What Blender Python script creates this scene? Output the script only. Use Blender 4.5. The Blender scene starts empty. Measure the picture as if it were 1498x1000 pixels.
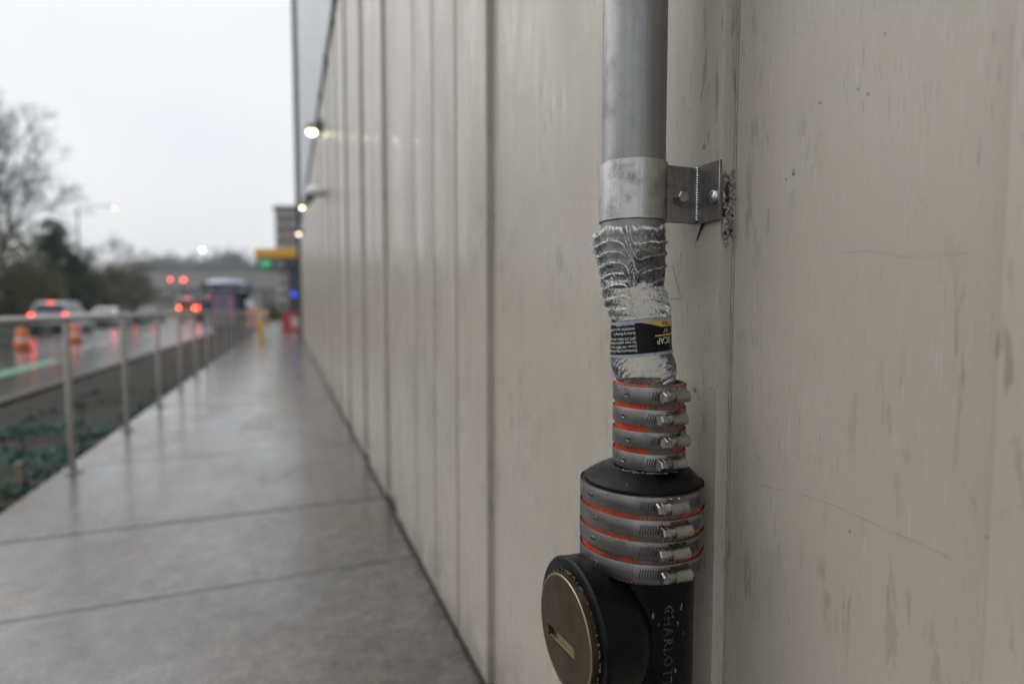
import bpy, bmesh, math, random
from mathutils import Vector, Matrix, noise
random.seed(7)
S = bpy.context.scene
COL = S.collection
PI = math.pi
R_ = math.radians

# ------------------------------------------------------------------ camera
EYE = 1.15
YAW = R_(21.5)
PITCH = math.atan(48 / 832)
FPX = 832.0
cam = bpy.data.cameras.new('camera'); CAM = bpy.data.objects.new('camera', cam); COL.objects.link(CAM)
CAM.location = (0, 0, EYE); CAM.rotation_euler = (PI / 2 - PITCH, 0, -YAW)
cam.sensor_width = 36; cam.lens = FPX / 1498 * 36; cam.clip_start = .02; cam.clip_end = 3000
cam.dof.use_dof = True; cam.dof.focus_distance = .735; cam.dof.aperture_fstop = 1.8; cam.dof.aperture_blades = 0
S.camera = CAM

# ------------------------------------------------------------------ sky and sun (rainy overcast)
SUN_AZ, SUN_EL = R_(-50), R_(48)
world = bpy.data.worlds.new('World'); S.world = world; world.use_nodes = True
wt = world.node_tree; wt.nodes.clear()
sky = wt.nodes.new('ShaderNodeTexSky'); sky.sky_type = 'NISHITA'; sky.sun_disc = False
sky.sun_elevation = SUN_EL; sky.sun_rotation = SUN_AZ % (2 * PI)
sky.air_density = 1.6; sky.dust_density = 5
hs = wt.nodes.new('ShaderNodeHueSaturation'); hs.inputs['Saturation'].default_value = .35
mx = wt.nodes.new('ShaderNodeMix'); mx.data_type = 'RGBA'; mx.inputs[0].default_value = .82
mx.inputs[7].default_value = (9.75, 10.1, 10.5, 1)
tcw = wt.nodes.new('ShaderNodeTexCoord'); cn = wt.nodes.new('ShaderNodeTexNoise'); cn.inputs['Scale'].default_value = 1.6; cn.inputs['Detail'].default_value = 4
wt.links.new(tcw.outputs['Generated'], cn.inputs['Vector'])
cr_ = wt.nodes.new('ShaderNodeValToRGB'); cr_.color_ramp.elements[0].position = .32; cr_.color_ramp.elements[1].position = .68
cr_.color_ramp.elements[0].color = (8.6, 9.15, 9.8, 1); cr_.color_ramp.elements[1].color = (10.3, 10.55, 10.8, 1)
wt.links.new(cn.outputs[0], cr_.inputs[0]); wt.links.new(cr_.outputs[0], mx.inputs[7])
bg = wt.nodes.new('ShaderNodeBackground'); bg.inputs[1].default_value = .10
wo = wt.nodes.new('ShaderNodeOutputWorld')
wt.links.new(sky.outputs[0], hs.inputs['Color']); wt.links.new(hs.outputs[0], mx.inputs[6])
wt.links.new(mx.outputs[2], bg.inputs[0]); wt.links.new(bg.outputs[0], wo.inputs[0])
sl = bpy.data.lights.new('sun', 'SUN'); sl.energy = 1.0; sl.angle = R_(70); sl.color = (1, .97, .93)
so = bpy.data.objects.new('sun', sl); COL.objects.link(so)
so.rotation_euler = Vector((-math.sin(SUN_AZ) * math.cos(SUN_EL), -math.cos(SUN_AZ) * math.cos(SUN_EL), -math.sin(SUN_EL))).to_track_quat('-Z', 'Y').to_euler()
so.location = (-10, 10, 30)
S.view_settings.view_transform = 'Standard'; S.view_settings.look = 'None'
S.view_settings.exposure = 0; S.view_settings.gamma = 1
S.render.engine = 'CYCLES'; S.cycles.use_denoising = True; S.cycles.max_bounces = 6
S.cycles.transparent_max_bounces = 24; S.cycles.sample_clamp_indirect = 6

# ------------------------------------------------------------------ pixel helpers (photo 1498 x 1000)
cy_, sy_, cp_, sp_ = math.cos(YAW), math.sin(YAW), math.cos(PITCH), math.sin(PITCH)
Fv = Vector((sy_ * cp_, cy_ * cp_, -sp_)); Rv = Vector((cy_, -sy_, 0)); Uv = Rv.cross(Fv)
Cv = Vector((0, 0, EYE))
def ray(x, y): return Fv + Rv * ((x - 749) / FPX) - Uv * ((y - 500) / FPX)
def at_depth(x, y, D): return Cv + ray(x, y) * D
def on_x(x, y, X): d = ray(x, y); return Cv + d * (X / d.x)
def on_y(x, y, Y): d = ray(x, y); return Cv + d * (Y / d.y)
def on_z(x, y, z): d = ray(x, y); return Cv + d * ((z - EYE) / d.z)
def z_axis(ax, py):
    d = Vector((ax[0], ax[1], 0)); av, ak = d.dot(Uv), d.dot(Fv); t = (py - 500) / FPX
    return EYE - (av + t * ak) / (Uv.z + t * Fv.z)

# ------------------------------------------------------------------ mesh builder
class MB:
    def __init__(s): s.v = []; s.f = []; s.mi = []; s.cur = 0
    def add(s, vs, fs):
        o = len(s.v); s.v += [tuple(p) for p in vs]
        for f in fs: s.f.append([i + o for i in f]); s.mi.append(s.cur)
        return s
    def box(s, c, d, M=None):
        x, y, z = d[0] / 2, d[1] / 2, d[2] / 2
        P = [Vector((a * x, b * y, e * z)) for e in (-1, 1) for b in (-1, 1) for a in (-1, 1)]
        if M: P = [M @ p for p in P]
        P = [p + Vector(c) for p in P]
        return s.add(P, [(0, 2, 3, 1), (4, 5, 7, 6), (0, 1, 5, 4), (2, 6, 7, 3), (0, 4, 6, 2), (1, 3, 7, 5)])
    def bbox(s, c, d, b=.005, M=None, seg=1):
        bm = bmesh.new(); bmesh.ops.create_cube(bm, size=1)
        for v in bm.verts: v.co = Vector((v.co.x * d[0], v.co.y * d[1], v.co.z * d[2]))
        bmesh.ops.bevel(bm, geom=bm.edges[:], offset=b, segments=seg, affect='EDGES', profile=.5)
        return s.bm(bm, c, M)
    def bm(s, bm, c=(0, 0, 0), M=None):
        bm.verts.index_update(); c = Vector(c)
        vs = [((M @ v.co) if M else v.co) + c for v in bm.verts]
        s.add(vs, [[v.index for v in f.verts] for f in bm.faces]); bm.free(); return s
    def tube(s, p0, p1, r0, r1=None, n=12, cap=True):
        r1 = r0 if r1 is None else r1
        p0, p1 = Vector(p0), Vector(p1); d = (p1 - p0).normalized()
        a = d.orthogonal().normalized(); b = d.cross(a)
        vs = []
        for p, r in ((p0, r0), (p1, r1)):
            for i in range(n):
                t = 2 * PI * i / n; vs.append(p + (a * math.cos(t) + b * math.sin(t)) * r)
        fs = [(i, (i + 1) % n, n + (i + 1) % n, n + i) for i in range(n)]
        if cap: fs += [tuple(range(n - 1, -1, -1)), tuple(range(n, 2 * n))]
        return s.add(vs, fs)
    def path(s, pts, r, n=8):
        pts = [Vector(p) for p in pts]; vs = []; N = len(pts); a = None
        for k, p in enumerate(pts):
            d = (pts[min(k + 1, N - 1)] - pts[max(k - 1, 0)]).normalized()
            a = d.orthogonal() if a is None else a - d * a.dot(d)
            a.normalize(); b = d.cross(a); rr = r[k] if isinstance(r, (list, tuple)) else r
            for i in range(n):
                t = 2 * PI * i / n; vs.append(p + (a * math.cos(t) + b * math.sin(t)) * rr)
        fs = [(k * n + i, k * n + (i + 1) % n, (k + 1) * n + (i + 1) % n, (k + 1) * n + i) for k in range(N - 1) for i in range(n)]
        fs += [tuple(range(n - 1, -1, -1)), tuple(range((N - 1) * n, N * n))]
        return s.add(vs, fs)
    def lathe(s, prof, n=64, M=None, c=(0, 0, 0), fn=None, closed=False, a0=0, a1=2 * PI):
        full = abs(a1 - a0 - 2 * PI) < 1e-6; m = n if full else n + 1
        vs = []; c = Vector(c)
        for k, (r, z) in enumerate(prof):
            for i in range(m):
                t = a0 + (a1 - a0) * i / n
                p = fn(k, t, r, z) if fn else Vector((r * math.cos(t), r * math.sin(t), z))
                vs.append((M @ p if M else p) + c)
        fs = []; K = len(prof)
        for k in range(K if closed else K - 1):
            k2 = (k + 1) % K
            for i in range(n):
                j = (i + 1) % m
                fs.append((k * m + i, k * m + j, k2 * m + j, k2 * m + i))
        if closed and not full:
            fs.append([k * m for k in range(K)]); fs.append([k * m + n for k in range(K)][::-1])
        return s.add(vs, fs)
    def disc(s, r, z, n=48, M=None, c=(0, 0, 0), up=True):
        c = Vector(c); vs = [Vector((r * math.cos(2 * PI * i / n), r * math.sin(2 * PI * i / n), z)) for i in range(n)]
        vs = [(M @ p if M else p) + c for p in vs]
        return s.add(vs, [list(range(n)) if up else list(range(n))[::-1]])
    def build(s, name, mat, parent=None, smooth=None, world=True):
        me = bpy.data.meshes.new(name)
        off = ROOT.get(parent.name, Vector((0, 0, 0))) if (parent and world) else Vector((0, 0, 0))
        me.from_pydata([tuple(Vector(p) - off) for p in s.v], [], s.f)
        ms = mat if isinstance(mat, (list, tuple)) else [mat]
        for m_ in ms: me.materials.append(MAT[m_] if isinstance(m_, str) else m_)
        if len(ms) > 1: me.polygons.foreach_set('material_index', s.mi)
        bm = bmesh.new(); bm.from_mesh(me); bmesh.ops.recalc_face_normals(bm, faces=bm.faces); bm.to_mesh(me); bm.free()
        if smooth is not None:
            me.polygons.foreach_set('use_smooth', [True] * len(me.polygons))
            me.set_sharp_from_angle(angle=R_(smooth))
        o = bpy.data.objects.new(name, me); COL.objects.link(o)
        if parent:
            o.parent = parent; ROOT[o.name] = off
        return o
ROOT = {}
def tag(o, label=None, cat=None, group=None, kind=None):
    if label: o['label'] = label
    if cat: o['category'] = cat
    if group: o['group'] = group
    if kind: o['kind'] = kind
    return o
def thing(name, loc, label, cat, group=None, rz=0):
    o = bpy.data.objects.new(name, None); COL.objects.link(o); o.empty_display_size = .1
    o.location = loc; o.rotation_euler = (0, 0, rz); ROOT[o.name] = Vector(loc)
    return tag(o, label, cat, group)
def copy_tree(o, parent=None):
    c = o.copy(); COL.objects.link(c); c.parent = parent
    for ch in list(o.children): copy_tree(ch, c)
    return c
def struct(name, mb, mat, parent=None, smooth=None):
    o = mb.build(name, mat, parent, smooth)
    if not parent: o['kind'] = 'structure'
    return o

# ------------------------------------------------------------------ materials
MAT = {}
class NT:
    def __init__(s, name):
        m = bpy.data.materials.new(name); m.use_nodes = True; MAT[name] = m; s.m = m
        s.t = m.node_tree; s.t.nodes.clear()
        s.out = s.t.nodes.new('ShaderNodeOutputMaterial'); s.b = s.t.nodes.new('ShaderNodeBsdfPrincipled')
        s.t.links.new(s.b.outputs[0], s.out.inputs[0]); s.geo = s.t.nodes.new('ShaderNodeNewGeometry')
        s.tc = s.t.nodes.new('ShaderNodeTexCoord')
    def L(s, a, b): s.t.links.new(a, b)
    def N(s, k): return s.t.nodes.new(k)
    def coord(s, sc=(1, 1, 1), obj=False):
        mp = s.N('ShaderNodeMapping'); mp.inputs['Scale'].default_value = sc
        s.L(s.tc.outputs['Object'] if obj else s.geo.outputs['Position'], mp.inputs[0]); return mp.outputs[0]
    def noise(s, sc, detail=4, rough=.55, vec=None, dist=0):
        n = s.N('ShaderNodeTexNoise'); n.inputs['Scale'].default_value = sc; n.inputs['Detail'].default_value = detail
        n.inputs['Roughness'].default_value = rough; n.inputs['Distortion'].default_value = dist
        s.L(vec if vec else s.coord(), n.inputs['Vector']); return n.outputs[0]
    def ramp(s, fac, stops):
        r = s.N('ShaderNodeValToRGB'); e = r.color_ramp.elements
        while len(e) < len(stops): e.new(.5)
        for k, (p, c) in enumerate(stops):
            e[k].position = p; e[k].color = (c, c, c, 1) if not isinstance(c, (tuple, list)) else (*c[:3], 1)
        s.L(fac, r.inputs[0]); return r.outputs[0]
    def mix(s, fac, a, b, mode='MIX'):
        m = s.N('ShaderNodeMix'); m.data_type = 'RGBA'; m.blend_type = mode
        for i, v in ((0, fac), (6, a), (7, b)):
            if isinstance(v, (int, float)): m.inputs[i].default_value = v if i == 0 else (v, v, v, 1)
            elif isinstance(v, (tuple, list)): m.inputs[i].default_value = (*v[:3], 1)
            else: s.L(v, m.inputs[i])
        return m.outputs[2]
    def bump(s, h, strength=.3, dist=.002, prev=None):
        b = s.N('ShaderNodeBump'); b.inputs['Strength'].default_value = strength; b.inputs['Distance'].default_value = dist
        s.L(h, b.inputs['Height'])
        if prev: s.L(prev, b.inputs['Normal'])
        s.L(b.outputs[0], s.b.inputs['Normal']); return b.outputs[0]
    def set(s, **k):
        for n_, v in k.items():
            i = s.b.inputs[n_.replace('_', ' ')]
            if isinstance(v, (int, float)): i.default_value = v
            elif isinstance(v, (tuple, list)): i.default_value = (*v[:3], 1)
            else: s.L(v, i)
        return s
def basic(name, col, rough=.5, metal=0, var=.25, sc=8, bump=0, bsc=60, bd=.001, emis=None, es=0, rvar=.1):
    n = NT(name)
    f = n.noise(sc, 5)
    c = n.mix(n.ramp(f, [(.3, 0), (.7, 1)]), [x * (1 - var) for x in col], [min(1, x * (1 + var)) for x in col])
    r = n.ramp(n.noise(sc * 2.3, 3), [(.3, max(.03, rough - rvar)), (.7, min(1, rough + rvar))])
    n.set(Base_Color=c, Roughness=r, Metallic=metal)
    if bump: n.bump(n.noise(bsc, 4), bump, bd)
    if emis: n.set(Emission_Color=emis, Emission_Strength=es)
    return n

def make_wall(name, c0, c1):
    n = NT(name)
    big = n.noise(2.2, 4)
    col = n.mix(n.ramp(big, [(.3, 0), (.7, 1)]), c0, c1)
    pt = n.ramp(n.noise(1, 4, .55, n.coord((80, 80, 15))), [(.575, 0), (.635, 1)])
    pm = n.ramp(n.noise(3.4, 3), [(.44, 0), (.60, 1)])
    col = n.mix(n.mix(1, n.mix(1, pt, pm, 'MULTIPLY'), .58, 'MULTIPLY'), col, (.205, .19, .142))
    fine = n.ramp(n.noise(1, 3, .6, n.coord((520, 520, 30))), [(.61, 0), (.67, 1)])
    fm = n.ramp(n.noise(4.3, 4), [(.42, 0), (.60, 1)])
    col = n.mix(n.mix(1, n.mix(1, fine, fm, 'MULTIPLY'), .42, 'MULTIPLY'), col, (.12, .11, .095))
    pale = n.ramp(n.noise(1, 3, .6, n.coord((240, 240, 12))), [(.64, 0), (.70, 1)])
    col = n.mix(n.mix(1, pale, .22, 'MULTIPLY'), col, (.62, .60, .56))
    v = n.N('ShaderNodeTexVoronoi'); v.inputs['Scale'].default_value = 42; v.inputs['Randomness'].default_value = 1
    n.L(n.coord((1, 1, .8)), v.inputs['Vector'])
    pit = n.ramp(v.outputs['Distance'], [(.035, 1), (.055, 0)])
    pk = n.ramp(n.noise(11, 2), [(.56, 0), (.6, 1)])
    col = n.mix(n.mix(1, n.mix(1, pit, pk, 'MULTIPLY'), .75, 'MULTIPLY'), col, (.03, .028, .025))
    # rain splash and dirt along the foot of the wall
    sepz = n.N('ShaderNodeSeparateXYZ'); n.L(n.geo.outputs['Position'], sepz.inputs[0])
    foot = n.N('ShaderNodeMapRange'); foot.inputs['From Min'].default_value = .30; foot.inputs['From Max'].default_value = 0.0
    n.L(sepz.outputs[2], foot.inputs[0])
    dirt_and_reflection = n.mix(1, foot.outputs[0], n.ramp(n.noise(9, 5), [(.35, 0), (.6, 1)]), 'MULTIPLY')
    col = n.mix(n.mix(1, dirt_and_reflection, .7, 'MULTIPLY'), col, (.17, .15, .125))
    rough = n.ramp(n.noise(1, 4, .6, n.coord((30, 30, 2.5))), [(.3, .20), (.7, .42)])
    tm = n.ramp(n.noise(1.7, 3), [(.45, 0), (.62, 1)])
    trail = n.mix(1, n.mix(1, n.ramp(n.noise(1, 4, .6, n.coord((75, 75, 9))), [(.54, .10), (.66, 1)]), tm, 'MULTIPLY'), .8, 'MULTIPLY')
    h = n.mix(.5, n.noise(1, 4, .6, n.coord((170, 170, 11))), n.noise(26, 3))
    n.set(Base_Color=col, Roughness=rough, Specular_IOR_Level=.35, Coat_Weight=trail, Coat_Roughness=.10, Coat_IOR=1.45)
    b1 = n.bump(h, .35, .0016)
    n.bump(n.noise(260, 3), .10, .0006, b1)
make_wall('wall_paint', (.418, .378, .322), (.472, .428, .367))
basic('cladding', (.36, .385, .41), .35, .1, .06, 2)
basic('dark_flashing', (.05, .052, .055), .4, .3, .2, 6)
basic('joint_brown', (.13, .105, .08), .7, 0, .3, 30, .5, 200)
basic('inner_wall', (.36, .34, .31), .5, 0, .1, 4)

def make_walk():
    n = NT('sidewalk_concrete')
    c = n.mix(n.ramp(n.noise(1.3, 5), [(.3, 0), (.7, 1)]), (.085, .082, .078), (.155, .152, .147))
    br = n.ramp(n.noise(.9, 5, .6), [(.44, 0), (.64, 1)])
    c = n.mix(n.mix(1, br, .8, 'MULTIPLY'), c, (.125, .086, .056))
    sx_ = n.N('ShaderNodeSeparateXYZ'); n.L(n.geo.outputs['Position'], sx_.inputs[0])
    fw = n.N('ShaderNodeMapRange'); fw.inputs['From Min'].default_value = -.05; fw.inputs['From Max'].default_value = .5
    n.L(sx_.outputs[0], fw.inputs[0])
    dirt_and_reflection = n.mix(1, fw.outputs[0], n.ramp(n.noise(3.2, 6, .65), [(.30, .15), (.62, 1)]), 'MULTIPLY')  # dirt near the wall, darkened further to paint in the wall's reflection
    c = n.mix(n.mix(1, dirt_and_reflection, .8, 'MULTIPLY'), c, (.062, .050, .038))
    sp = n.ramp(n.noise(150, 4, .7), [(.35, .45), (.7, 1.5)])
    c = n.mix(1, c, sp, 'MULTIPLY')
    c = n.mix(1, c, n.ramp(n.noise(11, 6, .7), [(.33, .50), (.68, 1.45)]), 'MULTIPLY')
    c = n.mix(1, c, n.ramp(n.noise(38, 4, .7), [(.30, .6), (.70, 1.4)]), 'MULTIPLY')
    wet = n.ramp(n.noise(1.6, 6, .65, n.coord((1.2, .7, 1))), [(.30, 0), (.68, 1)])
    r = n.mix(1, n.mix(wet, .14, .31), n.ramp(n.noise(13, 5, .7), [(.35, .75), (.65, 1.3)]), 'MULTIPLY')
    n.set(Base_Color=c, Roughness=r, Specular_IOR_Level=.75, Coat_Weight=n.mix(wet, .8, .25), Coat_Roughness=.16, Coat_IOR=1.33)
    b1 = n.bump(n.noise(150, 4, .65), .55, .0014)
    n.bump(n.noise(2.2, 3), .06, .006, b1)
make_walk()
def make_road():
    n = NT('wet_asphalt')
    c = n.mix(n.ramp(n.noise(.8, 5), [(.3, 0), (.7, 1)]), (.035, .036, .038), (.07, .07, .072))
    c = n.mix(1, c, n.ramp(n.noise(90, 4, .7), [(.3, .5), (.7, 1.5)]), 'MULTIPLY')
    wet = n.ramp(n.noise(1, 5, .6, n.coord((.7, .22, 1))), [(.38, 0), (.6, 1)])
    n.set(Base_Color=c, Roughness=n.mix(wet, .14, .28), Specular_IOR_Level=1.0, Coat_Weight=1.0, Coat_Roughness=.14, Coat_IOR=1.33)
    n.bump(n.noise(60, 3), .25, .002)
make_road()
def make_soil():
    n = NT('wet_soil')
    c = n.mix(n.ramp(n.noise(5, 6, .65), [(.3, 0), (.7, 1)]), (.010, .0075, .005), (.034, .026, .018))
    g = n.ramp(n.noise(2.6, 5, .6), [(.50, 0), (.62, 1)])
    sep = n.N('ShaderNodeSeparateXYZ'); n.L(n.geo.outputs['Position'], sep.inputs[0])
    near = n.N('ShaderNodeMapRange'); near.inputs['From Min'].default_value = 10.; near.inputs['From Max'].default_value = 6.
    n.L(sep.outputs[1], near.inputs[0])
    c = n.mix(n.mix(1, g, near.outputs[0], 'MULTIPLY'), c, (.012, .055, .036))
    n.set(Base_Color=c, Roughness=n.ramp(n.noise(9, 3), [(.3, .6), (.7, .85)]), Specular_IOR_Level=.2)
    n.bump(n.noise(38, 5, .7), .8, .02)
make_soil()
basic('muddy_curb', (.06, .05, .04), .6, 0, .4, 6, .3, 80)
basic('curb_concrete', (.26, .255, .245), .35, 0, .2, 6, .3, 80)
basic('ground_earth', (.06, .06, .045), .8, 0, .3, .4)
basic('grass_bank', (.035, .05, .022), .8, 0, .5, .35, .5, 4, .2)

def make_metal(name, col, rough, st=.25, sc=(60, 60, 3), metal=1, dark=(.08, .075, .07), dk=.5, lo=.55, hi=.75, obj=False):
    n = NT(name)
    f = n.noise(1, 5, .6, n.coord(sc, obj))
    c = n.mix(n.ramp(f, [(.3, 0), (.7, 1)]), [x * (1 - st) for x in col], [min(1, x * (1 + st)) for x in col])
    d = n.ramp(n.noise(24, 6, .7), [(lo, 0), (hi, 1)])
    c = n.mix(n.mix(1, d, dk, 'MULTIPLY'), c, dark)
    r = n.ramp(n.noise(1, 4, .6, n.coord([x * 1.7 for x in sc], obj)), [(.3, rough - .08), (.7, rough + .12)])
    r = n.mix(d, r, .55)
    n.set(Base_Color=c, Roughness=r, Metallic=metal)
    n.bump(n.noise(1, 4, .6, n.coord([x * 3 for x in sc], obj)), .12, .0006)
    return n
make_metal('pipe_metal', (.27, .265, .26), .36, .12, (60, 60, 2), .85, (.10, .095, .09), .5, .5, .8)
make_metal('strap_steel', (.45, .44, .425), .33, .16, (110, 110, 5), 1, (.16, .15, .14), .75, .5, .72)
make_metal('tab_steel', (.30, .285, .27), .38, .2, (120, 120, 5), 1, (.09, .082, .075), .75, .45, .7)
make_metal('band_steel', (.255, .245, .235), .34, .14, (20, 20, 120), 1, (.10, .088, .078), .75, .5, .72)
make_metal('band_light', (.30, .29, .275), .36, .14, (20, 20, 120), 1, (.10, .088, .078), .75, .5, .72)
make_metal('screw_steel', (.40, .38, .35), .26, .12, (90, 90, 90), 1, (.12, .10, .085), .7, .5, .72)
make_metal('weld', (.62, .61, .59), .25, .1, (60, 60, 60), 1, (.2, .19, .18), .3)
make_metal('zinc_blue', (.42, .47, .53), .22, .2, (60, 60, 60), 1, (.15, .17, .2), .4)
make_metal('rail_metal', (.46, .44, .42), .33, .1, (20, 20, 3), .8, (.16, .15, .14), .4)
basic('rubber_black', (.012, .011, .011), .7, 0, .3, 40)
basic('slot_black', (.012, .011, .010), .6, 0, .3, 40)
def make_gasket():
    n = NT('orange_shield')
    c = n.mix(n.ramp(n.noise(40, 4), [(.3, 0), (.7, 1)]), (.55, .055, .018), (.72, .11, .035))
    grime = n.ramp(n.noise(17, 6, .7), [(.50, 0), (.66, 1)])
    c = n.mix(n.mix(1, grime, .8, 'MULTIPLY'), c, (.10, .06, .045))
    sx = n.N('ShaderNodeSeparateXYZ'); n.L(n.tc.outputs['Object'], sx.inputs[0])
    worn = n.N('ShaderNodeMapRange'); worn.inputs['From Min'].default_value = -.62; worn.inputs['From Max'].default_value = .35
    at = n.N('ShaderNodeMath'); at.operation = 'ARCTAN2'; n.L(sx.outputs[1], at.inputs[0]); n.L(sx.outputs[0], at.inputs[1])
    n.set(Base_Color=c, Roughness=.45, Specular_IOR_Level=.4)
make_gasket()
def make_worn():
    n = NT('worn_shield')
    c = n.mix(n.ramp(n.noise(60, 4), [(.35, 0), (.65, 1)]), (.16, .105, .08), (.34, .20, .15))
    c = n.mix(n.ramp(n.noise(30, 6, .7), [(.52, 0), (.64, .85)]), c, (.03, .022, .018))
    n.set(Base_Color=c, Roughness=.5)
make_worn()
def make_iron():
    n = NT('black_iron')
    c = n.mix(n.ramp(n.noise(18, 6, .65), [(.35, 0), (.7, 1)]), (.0015, .0015, .002), (.004, .004, .005))
    chip = n.ramp(n.noise(75, 5, .65), [(.70, 0), (.74, 1)])
    c = n.mix(n.mix(1, chip, .8, 'MULTIPLY'), c, (.20, .185, .16))
    n.set(Base_Color=c, Roughness=n.ramp(n.noise(30, 5), [(.3, .20), (.7, .40)]), Specular_IOR_Level=.17)
    b1 = n.bump(n.noise(46, 5, .6), .35, .0022); n.bump(n.noise(420, 2), .15, .0005, b1)
make_iron()
basic('thread_dope', (.10, .095, .06), .6, 0, .4, 160)
basic('letter_iron', (.026, .025, .024), .45, 0, .7, 200)
basic('wear_and_glint', (.17, .16, .14), .5, 0, .4, 160)
def make_brass():
    n = NT('brass_plug')
    c = n.mix(n.ramp(n.noise(9, 6, .65), [(.3, 0), (.7, 1)]), (.042, .030, .015), (.095, .070, .036))
    st = n.ramp(n.noise(1, 5, .6, n.coord((4, 60, 12))), [(.55, 0), (.72, 1)])
    c = n.mix(n.mix(1, st, .5, 'MULTIPLY'), c, (.16, .14, .11))
    n.set(Base_Color=c, Roughness=n.ramp(n.noise(20, 5), [(.3, .36), (.7, .56)]), Metallic=.6)
    n.bump(n.noise(70, 5, .65), .3, .001)
make_brass()
make_metal('brass_worn', (.34, .285, .19), .33, .2, (40, 40, 40), .9, (.15, .12, .07), .6)
basic('grime', (.022, .019, .010), .75, 0, .6, 60, .6, 120, .002)
basic('scratch_grey', (.14, .13, .11), .7, 0, .3, 60)
basic('caulk', (.33, .305, .265), .6, 0, .25, 40, .6, 150, .002)
basic('cavity', (.014, .013, .012), .8, 0, .3, 40)

def make_plastic(name, base, gl, haze_amt, rough, crease=False):
    m = bpy.data.materials.new(name); m.use_nodes = True; MAT[name] = m; t = m.node_tree; t.nodes.clear()
    o = t.nodes.new('ShaderNodeOutputMaterial'); tr = t.nodes.new('ShaderNodeBsdfTransparent'); tr.inputs[0].default_value = (*base, 1)
    gs = t.nodes.new('ShaderNodeBsdfGlossy'); gs.inputs[1].default_value = rough
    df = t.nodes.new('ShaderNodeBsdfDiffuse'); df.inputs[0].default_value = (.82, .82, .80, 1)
    fr = t.nodes.new('ShaderNodeFresnel'); fr.inputs[0].default_value = gl
    geo = t.nodes.new('ShaderNodeNewGeometry'); nz = t.nodes.new('ShaderNodeTexNoise'); nz.inputs['Scale'].default_value = 55; nz.inputs['Detail'].default_value = 5
    t.links.new(geo.outputs['Position'], nz.inputs['Vector'])
    rp = t.nodes.new('ShaderNodeValToRGB'); rp.color_ramp.elements[0].position = .40; rp.color_ramp.elements[1].position = .72
    rp.color_ramp.elements[0].color = (haze_amt * .35,) * 3 + (1,); rp.color_ramp.elements[1].color = (min(1, haze_amt * 1.6),) * 3 + (1,)
    t.links.new(nz.outputs[0], rp.inputs[0])
    m1 = t.nodes.new('ShaderNodeMixShader'); m2 = t.nodes.new('ShaderNodeMixShader')
    bp = t.nodes.new('ShaderNodeBump'); bp.inputs['Strength'].default_value = .16; bp.inputs['Distance'].default_value = .0015
    nz2 = t.nodes.new('ShaderNodeTexNoise'); nz2.inputs['Scale'].default_value = 110; nz2.inputs['Detail'].default_value = 3
    t.links.new(geo.outputs['Position'], nz2.inputs['Vector']); t.links.new(nz2.outputs[0], bp.inputs['Height'])
    t.links.new(bp.outputs[0], gs.inputs['Normal']); t.links.new(bp.outputs[0], fr.inputs['Normal'])
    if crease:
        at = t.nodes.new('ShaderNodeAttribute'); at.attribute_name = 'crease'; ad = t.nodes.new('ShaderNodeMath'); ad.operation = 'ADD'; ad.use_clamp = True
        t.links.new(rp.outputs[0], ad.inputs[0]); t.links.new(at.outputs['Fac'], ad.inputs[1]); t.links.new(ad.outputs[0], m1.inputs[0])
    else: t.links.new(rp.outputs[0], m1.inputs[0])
    t.links.new(tr.outputs[0], m1.inputs[1]); t.links.new(df.outputs[0], m1.inputs[2])
    t.links.new(fr.outputs[0], m2.inputs[0]); t.links.new(m1.outputs[0], m2.inputs[1]); t.links.new(gs.outputs[0], m2.inputs[2])
    t.links.new(m2.outputs[0], o.inputs[0])
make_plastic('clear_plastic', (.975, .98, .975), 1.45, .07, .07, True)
make_plastic('water', (.93, .94, .94), 1.5, .02, .02)
basic('label_black', (.005, .005, .006), .3, 0, .1, 30).set(Specular_IOR_Level=.18)
basic('label_silver', (.30, .33, .37), .35, .3, .15, 60)
basic('label_gold', (.62, .40, .10), .35, .1, .15, 50)
basic('label_white', (.72, .72, .70), .4, 0, .05, 50)
basic('label_ink', (.05, .03, .01), .5, 0, .05, 50)

# background materials
def glow(name, col, s_, base=None): basic(name, base or col, .3, 0, .05, 3, emis=col, es=s_)
glow('lamp_warm', (1, .84, .60), 10); glow('tail_red', (1, .05, .035), 7, (.5, .02, .02)); glow('signal_red', (1, .10, .07), 9, (.5, .02, .02))
glow('tail_orange', (1, .16, .05), 8, (.5, .05, .02)); glow('street_glow', (1, .66, .42), 5); glow('white_glow', (1, .97, .92), 5)
glow('green_sign', (.08, .55, .25), .35); glow('blue_lamp', (.05, .10, 1), 1.1)
basic('yellow_paint', (.78, .40, .02), .35, 0, .06, 3); basic('navy_paint', (.035, .05, .085), .35, 0, .1, 3)
basic('orange_plastic', (.80, .16, .03), .4, 0, .1, 5); basic('white_plastic', (.74, .74, .73), .4, 0, .06, 5)
basic('white_gloss', (.88, .87, .86), .3, 0, .02, 5)
basic('red_plastic', (.55, .04, .035), .4, 0, .1, 5); basic('rubber', (.018, .018, .019), .7, 0, .2, 8)
basic('green_paint', (.09, .42, .24), .35, 0, .2, 3); basic('white_line', (.6, .6, .58), .35, 0, .15, 4)
basic('glass_dark', (.02, .025, .03), .06, 0, .1, 2, rvar=.02); basic('chrome', (.6, .6, .6), .2, 1, .05, 3)
basic('bark', (.030, .026, .023), .85, 0, .3, 6, .5, 30, .01)
basic('twig', (.034, .029, .027), .85, 0, .3, 6)
basic('leaf_dark', (.026, .105, .034), .9, 0, .5, 1.2); basic('leaf_olive', (.075, .076, .022), .9, 0, .45, 1.2)
basic('leaf_brown', (0.057, 0.047, 0.029), .9, 0, .4, 1.2); basic('leaf_far', (.05, .07, .06), .7, 0, .35, .08)
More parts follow.
